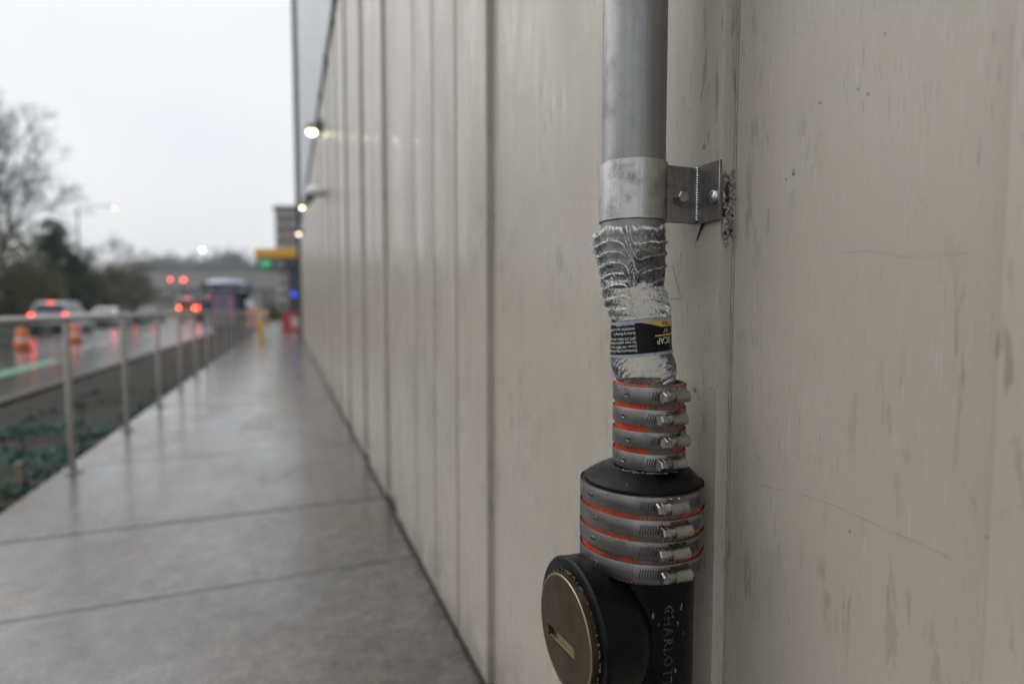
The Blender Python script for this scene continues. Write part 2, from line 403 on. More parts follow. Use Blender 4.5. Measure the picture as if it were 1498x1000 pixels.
basic('ground_green', (.014, .068, .040), .6, 0, .5, 9); basic('stake_wood', (.22, .17, .12), .7, 0, .2, 20)
basic('bridge_concrete', (.33, .315, .29), .7, 0, .12, .3); basic('tower_grey', (.30, .29, .28), .6, 0, .1, .2); basic('tower_brown', (.27, .17, .13), .6, 0, .1, .2)
basic('shelter_blue', (.03, .055, .12), .3, 0, .1, 2); basic('shelter_roof', (.42, .48, .58), .25, .2, .1, 2); basic('poster_pink', (.36, .17, .23), .4, 0, .45, 2.2); basic('poster_violet', (.18, .18, .27), .4, 0, .2, 2)
basic('steel_pole', (.30, .31, .32), .5, .5, .1, 2)
for nm, c in (('car_silver', (.42, .44, .46)), ('car_white', (.70, .70, .69)), ('car_black', (.02, .022, .026)), ('car_red', (.28, .02, .02)), ('car_blue', (.05, .08, .14)), ('car_grey', (.16, .165, .17))):
    n_ = basic(nm, c, .28, .3, .05, 2); n_.set(Coat_Weight=.6)

# ================================================================== SETTING
WX, WR = .535, .556        # proud rib face and recessed face of the fluted wall
ground = MB(); gs_ = 900
ground.add([(-gs_, -200, -.19), (gs_, -200, -.19), (gs_, 1500, -.19), (-gs_, 1500, -.19)], [(0, 1, 2, 3)])
struct('ground', ground, 'ground_earth')

# sidewalk: separate slabs with open joints
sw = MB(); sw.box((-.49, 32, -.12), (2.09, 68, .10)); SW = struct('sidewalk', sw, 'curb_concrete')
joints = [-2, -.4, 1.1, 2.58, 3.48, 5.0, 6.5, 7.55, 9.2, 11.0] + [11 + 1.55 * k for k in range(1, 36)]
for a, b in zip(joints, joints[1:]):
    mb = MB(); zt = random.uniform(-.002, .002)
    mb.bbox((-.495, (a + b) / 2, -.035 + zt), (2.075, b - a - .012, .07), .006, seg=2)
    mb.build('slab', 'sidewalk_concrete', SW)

# planting strip: real relief
def soil_h(x, y):
    t = max(0, min(1, (-1.56 - x) / 2.0))
    return -.03 - .10 * t + .035 * noise.noise(Vector((x * 3, y * 3, 1))) + .02 * noise.noise(Vector((x * 11, y * 11, 4)))
pb = MB(); NX, NY = 30, 420
vs = [(-1.54 - 2.02 * i / NX, -1 + 43 * j / NY, soil_h(-1.54 - 2.02 * i / NX, -1 + 43 * j / NY)) for j in range(NY + 1) for i in range(NX + 1)]
pb.add(vs, [(j * (NX + 1) + i, j * (NX + 1) + i + 1, (j + 1) * (NX + 1) + i + 1, (j + 1) * (NX + 1) + i) for j in range(NY) for i in range(NX)])
struct('planting_strip', pb, 'wet_soil', None, 60)
cb = MB(); cb.bbox((-3.63, 40, -.125), (.15, 84, .11), .02, seg=2); struct('curb', cb, 'muddy_curb')
rd = MB(); rd.add([(-3.7, -30, -.155), (-17, -30, -.155), (-17, 260, -.155), (-3.7, 260, -.155)], [(0, 1, 2, 3)]); ROAD = struct('road', rd, 'wet_asphalt')
gp = MB(); ga, gb = on_z(-14, 551, -.15), on_z(82, 526, -.15)
gd = (gb - ga).normalized(); gn = Vector((-gd.y, gd.x, 0)) * .16
gp.add([ga - gn, gb - gn, gb + gn, ga + gn], [(0, 1, 2, 3)])
gp.build('green_lane_marking', 'green_paint', ROAD)
for X in (-6.6, -10.2, -13.7):
    for k in range(16):
        mb = MB(); mb.box((X, 16 + k * 9, -.1505), (.12, 3, .003)); mb.build('lane_dash', 'white_line', ROAD)
# bank beyond the road
bk = MB(); nx, ny = 24, 60; vs = []
for j in range(ny + 1):
    for i in range(nx + 1):
        x = -17 - 70 * i / nx; y = -10 + 260 * j / ny
        vs.append((x, y, -.16 + 4.2 * (1 - math.exp(-i / 7)) * min(1, max(0, (i - .5) / 2)) + (.5 * noise.noise(Vector((x * .15, y * .15, 0))) if i > 1 else 0)))
bk.add(vs, [(j * (nx + 1) + i, j * (nx + 1) + i + 1, (j + 1) * (nx + 1) + i + 1, (j + 1) * (nx + 1) + i) for j in range(ny) for i in range(nx)])
struct('bank', bk, 'grass_bank', None, 60)

# ================================================================== BUILDING
YEND = 25.6
B = thing('fluted_building', (WR, 12, 0), 'tall beige building with vertically ribbed painted wall along the wet sidewalk', 'building')
mb = MB(); mb.box((WR + 3, (YEND - 4) / 2 + .0, 2.165), (6, YEND + 4, 4.33)); mb.build('wall', 'wall_paint', B)
ks = WX / .56
G = .0055
ribs = [(-2.6, -2.2), (-1.7, -1.25), (-.75, .286), (.604, .948)]
cuts = [1.56, 1.876, 2.198, 2.55, 3.08]
seams = [.953] + cuts[1:-1]
ribs += [(a + (G if a in seams else 0), b - (G if b in seams else 0)) for a, b in zip(cuts, cuts[1:])]
y = 3.44
while y < YEND - 1.3:
    w1, w2 = .40 + .06 * math.sin(y * 7), .42 + .05 * math.cos(y * 4); seams.append(y + w1)
    ribs += [(y, y + w1 - G), (y + w1 + G, y + w1 + w2)]; y += w1 + w2 + .31 + .05 * math.sin(y * 3)
for yv in seams:
    mb = MB(); X_ = WX + .0035 if yv > 1 else WR - .0006
    mb.box((X_ + .004, yv, 2.15), (.008, .0118 if yv > 1 else .0045, 4.28)); mb.build('joint_sealant', 'joint_brown', B)
for a, b in ribs:
    b = min(b, YEND - .02); bm = bmesh.new()
    ch = .005
    prof = [(WR + .004, a), (WX + ch, a + .0015), (WX + .0012, a + .0028), (WX, a + .007), (WX, b - .007), (WX + .0012, b - .0028), (WX + ch, b - .0015), (WR + .004, b)]
    mb = MB(); n = len(prof); vs = [(x_, y_, z) for z in (.004, 4.30) for x_, y_ in prof]
    mb.add(vs, [(i, (i + 1) % n, n + (i + 1) % n, n + i) for i in range(n)] + [tuple(range(n))[::-1], tuple(range(n, 2 * n))])
    mb.build('rib', 'wall_paint', B, 25)
    bm.free()
mb = MB(); mb.box((WR + 3, YEND / 2 - 2, 10.4), (5.96, YEND + 4, 12)); mb.build('upper_cladding', 'cladding', B)
mb = MB(); mb.bbox((WX + .01, YEND / 2 - 2, 4.345), (.09, YEND + 4, .05), .006); cap = mb.build('cap_flashing', 'dark_flashing', B)
for k in range(18):
    mb = MB(); mb.box((WX - .025, .8 + k * 1.4, 4.325), (.035, .08, .09)); mb.build('flashing_clip', 'dark_flashing', B)
mb = MB(); mb.box((WX + .02, YEND + .12, 8.2), (.30, .22, 16.4)); mb.build('corner_fin', 'dark_flashing', B)
mb = MB(); mb.box((WX + .02, YEND / 2 - 2, .012), (.05, YEND + 4, .02)); mb.build('base_seal', 'grime', B)

# damaged sealant beside the bracket and the bead down the step
def blob(c, r, seed, amp=.5, sub=3, M=None, fr=80):
    bm = bmesh.new(); bmesh.ops.create_icosphere(bm, subdivisions=sub, radius=1)
    for v in bm.verts:
        p = Vector((v.co.x * r[0], v.co.y * r[1], v.co.z * r[2])); q = p * fr + Vector((seed, seed * 1.7, 0))
        v.co = p * (1 + amp * (noise.noise(q) + .5 * noise.noise(q * 2.3)))
    return bm

# ================================================================== PIPEWORK
p = on_x(937, 770, .447); LAX = (p.x, p.y)
D0 = (Vector((p.x, p.y, p.z)) - Cv).dot(Fv)
p = at_depth(926, 285, D0 - .003); UAX = (p.x, p.y)
bear = math.atan2(LAX[0], LAX[1])
eC = Vector((-math.sin(bear), -math.cos(bear), 0)); eR = Vector((math.cos(bear), -math.sin(bear), 0))
MPX = D0 / FPX
def zl(py): return z_axis(LAX, py)
def zu(py): return z_axis(UAX, py)
def pol(ax, r, u, z):     # u: angle from the camera-facing side, positive to the right
    return Vector((ax[0], ax[1], z)) + (eR * math.sin(u) + eC * math.cos(u)) * r
def lathe_at(mb, ax, prof, n=96, closed=False, fn=None, a0=-PI, a1=PI):
    def g(k, t, r, z):
        if fn: r, z = fn(k, t, r, z)
        return pol(ax, r, t, z)
    return mb.lathe(prof, n, fn=g, closed=closed, a0=a0, a1=a1)

PR = 47.3 * MPX * .965
Lz = zl(811)
# --- upper downpipe
P1 = thing('steel_downpipe', (UAX[0], UAX[1], zu(410)), 'straight grey metal downpipe held to the wall by the strap bracket', 'pipe')
mb = MB(); zb = zu(406); lathe_at(mb, UAX, [(PR - .004, 4.26), (PR, 4.262), (PR, zb), (PR - .004, zb), (PR - .004, 4.26)], 96)
mb.build('pipe_body', 'pipe_metal', P1, 50)
mb = MB()
lathe_at(mb, UAX, [(PR + .0005, zu(386)), (PR + .0011, zu(387.5)), (PR + .0012, zb + .001), (PR + .0004, zb - .0014), (PR - .005, zb - .0012)], 96,
         fn=lambda k, t, r, z: (r, z + (.007 * noise.noise(Vector((t * 2.0, 3, 0))) + .010 * math.tanh((t - .05) * 8) * (abs(t) < 2.2) + .003 if k < 2 else 0)))
tag(mb.build('grime_ring', 'grime', P1, 50), 'dark mossy grime around the open pipe end')

# --- bracket
zt, zbm = zu(242.5), zu(326)
BR = thing('pipe_bracket', (UAX[0], UAX[1], zbm), 'worn steel strap bracket clamping the grey downpipe to the wall', 'bracket')
SR = PR + .0032
mb = MB(); hh = zt - zbm
prof = [(PR + .0004, zt), (SR - .0006, zt), (SR, zt - .0006), (SR, zbm + .0006), (SR - .0006, zbm), (PR + .0004, zbm)]
lathe_at(mb, UAX, prof, 128, closed=True, fn=lambda k, t, r, z: (r, z + .0006 * noise.noise(Vector((math.cos(t) * 3, math.sin(t) * 3, z * 10)))))
mb.build('strap', 'strap_steel', BR, 40)
YT = .6455; xs = UAX[0] + .030
tb = MB(); tb.bbox(((xs + WX - .004) / 2, YT + .0025, (zt + zbm) / 2 - .002), (WX - .004 - xs, .0045, hh * .985), .0008)
TAB = tb.build('tab', 'tab_steel', BR, 40)
pl = MB(); pl.bbox((WX - .0040, (.6025 + YT - .001) / 2, (zt + zbm) / 2 - .001), (.0050, YT - .001 - .6025, hh * 1.01), .0009)
PLT = pl.build('wall_plate', 'tab_steel', BR, 40)
wb = MB(); nW = 22
for k in range(nW):
    z = zbm + .004 + (hh - .008) * k / (nW - 1)
    bm = bmesh.new(); bmesh.ops.create_icosphere(bm, subdivisions=2, radius=1)
    rr = .0024 * random.uniform(.85, 1.15)
    for v in bm.verts: v.co = Vector((v.co.x * rr, v.co.y * rr, v.co.z * .0026))
    wb.bm(bm, (WX - .0078, YT - .0012 + random.uniform(-.0004, .0004), z))
wb.build('weld_bead', 'weld', BR, 60)
def hexhead(mb, c, d, r, h, rot=0):
    d = Vector(d).normalized(); a = d.orthogonal().normalized(); b = d.cross(a); c = Vector(c); rings = []
    for hh_, rr in ((0, r), (h * .78, r), (h, r * .84)):
        rings.append([c + d * hh_ + (a * math.cos(rot + PI / 3 * i) + b * math.sin(rot + PI / 3 * i)) * rr for i in range(6)])
    mb.add([q for g in rings for q in g], [(k * 6 + i, k * 6 + (i + 1) % 6, (k + 1) * 6 + (i + 1) % 6, (k + 1) * 6 + i) for k in range(2) for i in range(6)] + [tuple(range(12, 18))])
    return mb
pb_ = on_y(994.5, 289.5, YT); bolt = MB()
bolt.tube((pb_.x, YT + .012, pb_.z), (pb_.x, YT - .004, pb_.z), .004, n=20)
hexhead(bolt, (pb_.x, YT - .0012, pb_.z), (0, -1, 0), .0088, .0085, .3)
bo = bolt.build('hex_bolt', 'screw_steel', BR, 30)
wsh = MB(); wsh.tube((pb_.x, YT + .0003, pb_.z), (pb_.x, YT - .0017, pb_.z), .0112, .0107, n=32); wsh.build('washer', 'tab_steel', bo, 40)
sc_ = on_x(1043, 288, WX - .008); scw = MB()
Mx = Matrix.Rotation(-PI / 2, 4, 'Y')
scw.lathe([(.0092, 0), (.0094, .0012), (.0082, .0038), (.005, .0056), (.0024, .0062), (.0022, .0040), (.0001, .0038)], 32, M=Mx, c=(WX - .0064, sc_.y, sc_.z))
scw.build('wall_screw', 'zinc_blue', BR, 50)
gr = MB(); gr.path([(WX - .003, YT - .010, zbm - .001), (WX - .004, YT - .004, zbm - .012), (WX - .004, YT + .002, zbm - .024)], [.0022, .0015, .0008], 8)
gr.build('rust_drip', 'cavity', BR, 60)

# --- sealant, part of the building
def torn(x0, x1, z0_, z1_, nx_, nz_, yb, seed, amp):
    mb = MB(); vs = []
    for j in range(nz_ + 1):
        for i in range(nx_ + 1):
            x = x0 + (x1 - x0) * i / nx_; z = z0_ + (z1_ - z0_) * j / nz_; q = Vector((x * 95 + seed, z * 62, 0))
            e = min(1, min(j, nz_ - j) / 9) * min(1, min(i + 1, nx_ - i + 1) / 2.2)
            h = abs(noise.noise(q)) * 1.6 + .55 * noise.noise(q * 2.7) 
            vs.append((x + .0012 * noise.noise(q * 1.7), yb - max(-.0004, amp * e * (h - .12)), z))
    for j in range(nz_):
        for i in range(nx_):
            x = x0 + (x1 - x0) * (i + .5) / nx_; z = z0_ + (z1_ - z0_) * (j + .5) / nz_
            hole = noise.noise(Vector((x * 110 + seed, z * 75, 4))) + .35 * noise.noise(Vector((x * 300, z * 240, 1)))
            if min(j, nz_ - j) < 30 * (.5 + noise.noise(Vector((x * 120, seed, z * 20)))): continue
            e = min(1, min(j, nz_ - j) / 14); mb.cur = 1 if hole * e > .50 else 0
            mb.add([vs[j * (nx_ + 1) + i], vs[j * (nx_ + 1) + i + 1], vs[(j + 1) * (nx_ + 1) + i + 1], vs[(j + 1) * (nx_ + 1) + i]], [(0, 1, 2, 3)])
    return mb
mb = torn(WX + .0004, WR - .0006, zu(366), zu(250), 22, 150, .6036, 5.3, .0060)
o = mb.build('torn_sealant', ['caulk', 'cavity'], B, 60)
bm = bmesh.new(); bm.from_mesh(o.data); bmesh.ops.remove_doubles(bm, verts=bm.verts, dist=1e-6); bm.to_mesh(o.data); bm.free()
tag(o, 'torn lumpy sealant next to the bracket plate')
mb = MB()
for (px_, py_, a, b) in ((1062.5, 280, .0020, .0085), (1063, 291, .0026, .005), (1067, 338, .0022, .0026), (1060, 341, .0016, .0024)):
    q = on_y(px_, py_, .6012); mb.bm(blob((0, 0, 0), (a * 1.2, .0016, b), px_, .6, 2, fr=300), (max(q.x, WX + .001), .5996, q.z))
tag(mb.build('cavity', 'cavity', B, 60), kind='stuff')
mb = MB(); pts = [(WR - .0012, .6030 + .0006 * noise.noise(Vector((z * 9, 0, 0))), z) for z in [i * .012 for i in range(1, 260)]]
mb.path(pts, [.0014 * (1 + .8 * noise.noise(Vector((z * 1.1, 5, 0)))) for z in range(259)], 6); mb.build('sealant_bead', 'caulk', B, 60)
for nm, pts in (('scratch', [(1094, 703), (1130, 712), (1180, 724), (1235, 745), (1290, 769), (1345, 795), (1400, 822)]), ('scratch', [(1225, 370), (1270, 366), (1310, 376), (1350, 378), (1392, 370), (1430, 372)])):
    mb = MB(); q = [on_x(a + random.uniform(-2, 2), b + random.uniform(-1.5, 1.5), WR - .0001) for a, b in pts]
    qq = []
    for a, b in zip(q, q[1:]):
        for t in range(6): qq.append(a.lerp(b, t / 6) + Vector((0, 0, random.uniform(-.0006, .0006))))
    mb.path(qq, [(.00017 if pts[0][0] == 1094 else .00010) * random.uniform(.2, 1.3) for _ in qq], 5); mb.build(nm, 'scratch_grey', B)
for pts in ([(984, 388), (989, 408), (996, 436)], [(976, 436), (990, 437), (999, 438)]):
    mb = MB(); mb.path([on_x(a, b, WX - .0001) for a, b in pts], [.0003, .00045, .0003], 5); mb.build('scratch', 'scratch_grey', B)

# --- couplings
def coupling(name, label, ax, R, bands, z_top, z_bot, us, size):
    T = thing(name, (ax[0], ax[1], z_bot), label, 'coupling')
    GR = R - .0035; prof = []
    # corrugated shield: fine vertical ribs
    g0 = MB(); zz = [z_top, z_top - .0015] + [z_top + (z_bot - z_top) * k / 10 for k in range(1, 10)] + [z_bot + .0015, z_bot]
    n = 360
    lathe_at(g0, ax, [(GR - .005, z_top - .003), (GR - .005, z_top)] + [(GR, z) for z in zz] + [(GR - .005, z_bot)], n,
             fn=lambda k, t, r, z: (r + (.0006 * (1 if int(round((t + PI) / (2 * PI) * n)) % 4 < 2 else -1) if k > 2 else 0) - (.001 if k in (2, 14) else 0), z + (.0008 * noise.noise(Vector((t * 4, 1, 0))) if k < 3 else 0)))
    g0.cur = 0; g0.mi = []
    for f in g0.f:
        c = sum((Vector(g0.v[i]) for i in f), Vector()) / len(f); d = c - Vector((ax[0], ax[1], c.z))
        u = math.atan2(d.dot(eR), d.dot(eC)); u += .22 * noise.noise(Vector((c.z * 60, u * 60, 2))) + .12 * noise.noise(Vector((c.z * 20, u * 9, 6)))
        g0.mi.append(2 if (d.length < GR - .0008 or (size == 'big' and c.z > z_top - .0012)) else (1 if -.06 < u < us + .22 else 0))
    g0.build('shield', ['orange_shield', 'worn_shield', 'rubber_black'], T, 25)
    for i, (zt_, zb_) in enumerate(bands):
        rnd = random.Random(i * 7 + int(R * 1000)); tx, ty = rnd.uniform(-.012, .012), rnd.uniform(-.014, .014); du = rnd.uniform(-.10, .10)
        def tilt(t): return R * (tx * math.sin(t) + ty * math.cos(t)) * .6
        h = zt_ - zb_; th = .0011
        b_ = MB()
        prof = [(R - th, zt_), (R - .0002, zt_), (R, zt_ - .0004), (R, zb_ + .0004), (R - .0002, zb_), (R - th, zb_)]
        lathe_at(b_, ax, prof, 128, closed=True, fn=lambda k, t, r, z: (r + .0004 * noise.noise(Vector((math.sin(t) * 4, math.cos(t) * 4, i))), z + tilt(t)))
        BD = b_.build('band', 'band_steel', T, 40)
        ov = MB(); ua, ub = -.02 + du - .12 * (size == 'big'), us + .55
        lathe_at(ov, ax, [(r + .0011, z) for r, z in prof], 40, closed=True, fn=lambda k, t, r, z: (r, z * .9996 + .0002 + tilt(t)), a0=ua, a1=ub)
        ov.build('overlap', 'band_light' if i % 2 else 'band_steel', BD, 40)
        sl_ = MB(); ns = 9; step = .0031 / R
        zc = (zt_ + zb_) / 2
        for k in range(ns + 14):
            u0 = us - .0155 / R - step * (ns - k) if k < ns else us + .022 / R + step * (k - ns)
            if u0 < ua + .01 or u0 > ub - .02: continue
            hl = h * .27; sk = .0012 / R; wd = .0006 / R; rr = R + .00125
            sl_.add([pol(ax, rr, u0 - wd - sk, zc - hl + tilt(u0)), pol(ax, rr, u0 + wd - sk, zc - hl + tilt(u0)), pol(ax, rr, u0 + wd + sk, zc + hl + tilt(u0)), pol(ax, rr, u0 - wd + sk, zc + hl + tilt(u0))], [(0, 1, 2, 3)])
        tag(sl_.build('slots', 'slot_black', BD), kind='stuff')
        # rivet eyelet
        uv = -.66 if size == 'small' else -.78; rv = MB(); c = pol(ax, R + .0003, uv + du, zc + tilt(uv)); d = (pol(ax, 1, uv + du, 0) - pol(ax, 0, uv + du, 0))
        rv.path([c + d * .0005 + (eR * math.cos(uv) - eC * math.sin(uv)) * .0026 * math.cos(a_) + Vector((0, 0, .0026 * math.sin(a_))) for a_ in [2 * PI * q / 16 for q in range(17)]], .0006, 6)
        rv.build('rivet', 'screw_steel', BD, 60)
        rh = MB(); rh.tube(c - d * .0005, c + d * .0007, .0017, n=14); tg = (eR * math.cos(uv) - eC * math.sin(uv))
        rh.tube(c - d * .0002 - tg * .0035, c + d * .0005 - tg * .0035, .0013, n=10); rh.build('rivet_hole', 'slot_black', BD)
        # worm screw
        n_ = (pol(ax, 1, us + du * .6, 0) - pol(ax, 0, us + du * .6, 0)); t_ = -(eR * math.cos(us + du * .6) - eC * math.sin(us + du * .6)); up = Vector((0, 0, 1))
        k_ = 1.0 if size == 'small' else 1.02
        o = Vector((ax[0], ax[1], zc + tilt(us) - .0005)) + n_ * (R + .0068)
        hs_ = MB(); N = 14; L0, L1 = -.0165 * k_, .0085 * k_; rr = .0078 * k_; vs = []
        for L_, q in ((L0, .80), (L0 + .0015, 1), (L1 - .0012, 1), (L1, 1.06)):
            ring = [o + t_ * L_ - n_ * .0066 + up * (rr * 1.28)] + [o + t_ * L_ + n_ * (rr * q * math.sin(a_)) + up * (rr * q * math.cos(a_)) for a_ in [PI * i_ / N for i_ in range(N + 1)]] + [o + t_ * L_ - n_ * .0066 - up * (rr * 1.28)]
            vs += ring
        m_ = N + 3
        hs_.add(vs, [(a_ * m_ + q, a_ * m_ + (q + 1) % m_, (a_ + 1) * m_ + (q + 1) % m_, (a_ + 1) * m_ + q) for a_ in range(3) for q in range(m_)] + [tuple(range(m_))[::-1], tuple(range(3 * m_, 4 * m_))])
        for s1 in (-1, 1):
            for q in (-.5, .5):
                hs_.tube(o - n_ * .0070 + up * (s1 * rr * 1.12) + t_ * (q * .011 - .004), o - n_ * .0046 + up * (s1 * rr * 1.10) + t_ * (q * .011 - .004), .0024, .0018, n=10)
        hs_.build('screw_housing', 'screw_steel', BD, 35)
        sw_ = MB(); sw_.tube(o + t_ * .008, o + t_ * .0165 * k_, .0060 * k_, n=20)
        for q in range(4): sw_.tube(o + t_ * (.0092 + q * .0019), o + t_ * (.0100 + q * .0019), .0066 * k_, n=20)
        sw_.tube(o + t_ * .0162 * k_, o + t_ * .0178 * k_, .0079 * k_, n=24)
        hexhead(sw_, o + t_ * .0176 * k_, t_, .0078 * k_, .0072 * k_, rnd.uniform(0, 1)); sw_.build('hex_screw', 'screw_steel', BD, 30)
    return T
RS, RL = 53.5 * MPX * .965, 91.5 * MPX * .965
sb = [(zl(a), zl(b)) for a, b in ((559.5, 583), (591, 613.5), (621.5, 644), (651.5, 674.5))]
SAX = (LAX[0] + Rv.x * 10 * MPX, LAX[1] + Rv.y * 10 * MPX)
coupling('small_coupling', 'narrow four band pipe coupling with orange shield beneath the plastic bottle', SAX, RS, sb, zl(557), zl(677), .66, 'small')
lb = [(zl(a), zl(b)) for a, b in ((699, 722), (728, 751.5), (757.5, 781), (787.5, 811.5))]
coupling('large_coupling', 'wide four band pipe coupling with orange shield above the cleanout tee', LAX, RL, lb, zl(698.6), zl(815), .52, 'big')

# --- reducer
RD = thing('reducer', (LAX[0], LAX[1], zl(700)), 'black cast iron cone reducer between the narrow and the wide coupling', 'pipe reducer')
mb = MB(); za, zc = zl(672), zl(691); rs0, rs1 = RS - .006, RL - .0065
prof = [(rs0 - .01, zl(575)), (rs0, zl(575)), (rs0, za - .002)]
for k in range(9):
    t = k / 8; prof.append((rs0 + (rs1 - rs0) * (t ** .85), za - .003 + (zc - za) * (t ** 1.35)))
prof += [(rs1 + .0008, zc - .004), (rs1, zc - .008), (rs1, zl(750)), (rs1 - .01, zl(750))]
def rfn(k, t, r, z): return (r, z)
def rax(k, t, r, z):
    f_ = max(0, min(1, (r - rs0) / (rs1 - rs0)))
    a = (SAX[0] + (LAX[0] - SAX[0]) * f_, SAX[1] + (LAX[1] - SAX[1]) * f_); return pol(a, r, t, z)
mb.lathe(prof, 96, fn=rax, a0=-PI, a1=PI); mb.build('reducer_body', 'black_iron', RD, 50)
mb = MB(); rng = random.Random(11)
for k in range(90):
    u = -.75 + 1.6 * rng.random() ** .8; q = rax(0, u, rs0 + .0045 + .0035 * rng.random(), za - .0045 - .001 * rng.random())
    mb.bm(blob(0, (.0016 + .0014 * rng.random(), .0016, .0008), k, .8, 1, fr=300), q)
tag(mb.build('dried_residue', 'wear_and_glint', RD), 'pale crust of residue on the black cone')

# --- cleanout tee
pc = on_y(827, 924, LAX[1]); XF, ZC = pc.x, pc.z
RB = 79 * MPX * .965
T = thing('cleanout_tee', (LAX[0], LAX[1], 0), 'black cast iron cleanout tee with round brass plug at the wall foot', 'pipe tee')
mb = MB(); lathe_at(mb, LAX, [(RB - .012, zl(770)), (RB - .003, zl(770)), (RB - .003, zl(806)), (RB, zl(818)), (RB, .012), (RB + .02, .010), (RB + .02, .0), (RB, -.001)], 96)
mb.build('tee_body', 'black_iron', T, 50)
HR, PRD = .0945, .0745
My = Matrix.Rotation(-PI / 2, 4, 'Y')   # local z -> -x
hub = MB(); L = LAX[0] - XF - .008
def hubfn(k, t, r, z): return Vector((r * math.cos(t), r * math.sin(t), z))
hub.lathe([(RB * .93, .0), (RB * .97, L * .25), (HR * .93, L - .060), (HR * .985, L - .050), (HR * .99, L - .010), (HR, L - .006), (HR, L - .003), (HR - .003, L), (PRD + .003, L), (PRD + .001, L - .010), (0.001, L - .010)], 96, M=My, c=(LAX[0], LAX[1], ZC))
hub.build('hub', 'black_iron', T, 28)
pg = bmesh.new()
seg = bmesh.ops.create_cone(pg, cap_ends=True, segments=96, radius1=PRD, radius2=PRD, depth=.020)
bmesh.ops.bevel(pg, geom=[e for e in pg.edges if all(v.co.z > 0 for v in e.verts) and e.calc_length() < .02], offset=.0012, segments=2, affect='EDGES')
plug = MB(); plug.bm(pg, (XF - .001 + .009, LAX[1], ZC), My)
plo = plug.build('plug', 'brass_plug', T, 40)
# countersunk slot cut into the plug
p0, p1 = on_x(804, 918, XF), on_x(842, 957, XF); dd = (p1 - p0); ln = dd.length; ang = math.atan2(dd.z, dd.y)
cut = MB(); cc = (p0 + p1) / 2
Mr = Matrix.Rotation(ang, 4, 'X'); cut.box((cc.x, cc.y, cc.z), (.016, ln, .0155), Mr)
co = cut.build('slot_cutter', 'brass_worn', T)
co.parent = None; co.location = ROOT[T.name]
md = plo.modifiers.new('b', 'BOOLEAN'); md.operation = 'DIFFERENCE'; md.object = co; md.solver = 'EXACT'
bpy.context.view_layer.update()
me = bpy.data.meshes.new_from_object(plo.evaluated_get(bpy.context.evaluated_depsgraph_get())); plo.modifiers.clear(); plo.data = me
bpy.data.objects.remove(co)
me.polygons.foreach_set('use_smooth', [True] * len(me.polygons)); me.set_sharp_from_angle(angle=R_(30))
lip = MB()
for s1 in (-1, 1):
    c2 = cc + Mr @ Vector((0, 0, s1 * .0072)); lip.bbox((XF + .0028, c2.y, c2.z), (.006, ln * .97, .0014), .0003, Mr)
lip.box((XF + .0062, cc.y, cc.z), (.002, ln * .97, .0135), Mr)
lip.build('slot', 'brass_worn', plo, 30)
rim = MB(); rim.lathe([(PRD - .0052, .0), (PRD - .0046, .0009), (PRD - .0014, .0012), (PRD - .0006, .0004), (PRD - .0006, -.001), (PRD - .0052, -.001)], 96, M=My, c=(XF - .0010, LAX[1], ZC), closed=True)
rim.build('rim', 'brass_worn', plo, 40)
gl_ = MB(); rng = random.Random(5)
for k in range(110):
    a = 2 * PI * rng.random(); q = Vector((PRD + .0010 + .0022 * rng.random() ** 2, 0, 0)); q = Vector((q.x * math.cos(a), q.x * math.sin(a), L + .0006))
    gl_.bm(blob(0, (.0014, .0010, .0018), k, .8, 1, fr=400), Vector((LAX[0], LAX[1], ZC)) + My.to_3x3() @ q)
tag(gl_.build('thread_tape', 'thread_dope', plo), kind='stuff')

# --- lettering helpers
def text_pts(txt, size, space=1.0, line=1.0):
    cu = bpy.data.curves.new('t', 'FONT'); cu.body = txt; cu.size = size; cu.space_character = space; cu.resolution_u = 2
    o = bpy.data.objects.new('t', cu); COL.objects.link(o); bpy.context.view_layer.update()
    me = bpy.data.meshes.new_from_object(o.evaluated_get(bpy.context.evaluated_depsgraph_get()))
    v = [tuple(p.co) for p in me.vertices]; f = [tuple(q.vertices) for q in me.polygons]
    bpy.data.objects.remove(o); return v, f
# raised foundry lettering running down the tee
v, f = text_pts('CHARLOTTE', .0175, 1.25); z0 = zl(846); u0 = .44
mb = MB(); n0 = len(v)
low = [pol(LAX, RB - .0005, u0 + y_ / RB, z0 - x_) for x_, y_, _ in v]; hi = [pol(LAX, RB + .0013, u0 + y_ / RB, z0 - x_) for x_, y_, _ in v]
edges_c = {}
for q in f:
    for a, b in zip(q, q[1:] + q[:1]): edges_c[(min(a, b), max(a, b))] = edges_c.get((min(a, b), max(a, b)), []) + [(a, b)]
mb.add(low + hi, [[i + n0 for i in q] for q in f] + [(e[0][0], e[0][1], e[0][1] + n0, e[0][0] + n0) for e in edges_c.values() if len(e) == 1])
mb.build('lettering', 'letter_iron', T)
mb = MB(); rng = random.Random(9)
for k in range(60):      # bright flecks: glints painted along the worn raised edges, then bare chips
    i = rng.randrange(n0); q = hi[i]; s_ = .0003 + .0006 * rng.random() ** 2; mb.bm(blob(0, (s_, s_, s_ * 1.6), k, .8, 1, fr=500), q)
for k in range(26):
    q = pol(LAX, RB + .0001, -.5 + 1.5 * rng.random(), zl(850 + 150 * rng.random())); s_ = .0006 + .0012 * rng.random()
    mb.bm(blob(0, (s_, s_ * .6, s_ * rng.uniform(1, 3)), k, .8, 1, fr=500), q)
tag(mb.build('chip_and_glint', 'wear_and_glint', T), kind='stuff')
mk = MB()
v, f = text_pts('L', .018); q0 = on_x(818, 992, XF)
mk.add([(XF - .0016, q0.y - x_ * .9, q0.z + y_ * .9) for x_, y_, _ in v], f); mk.build('foundry_mark', 'brass_worn', plo)

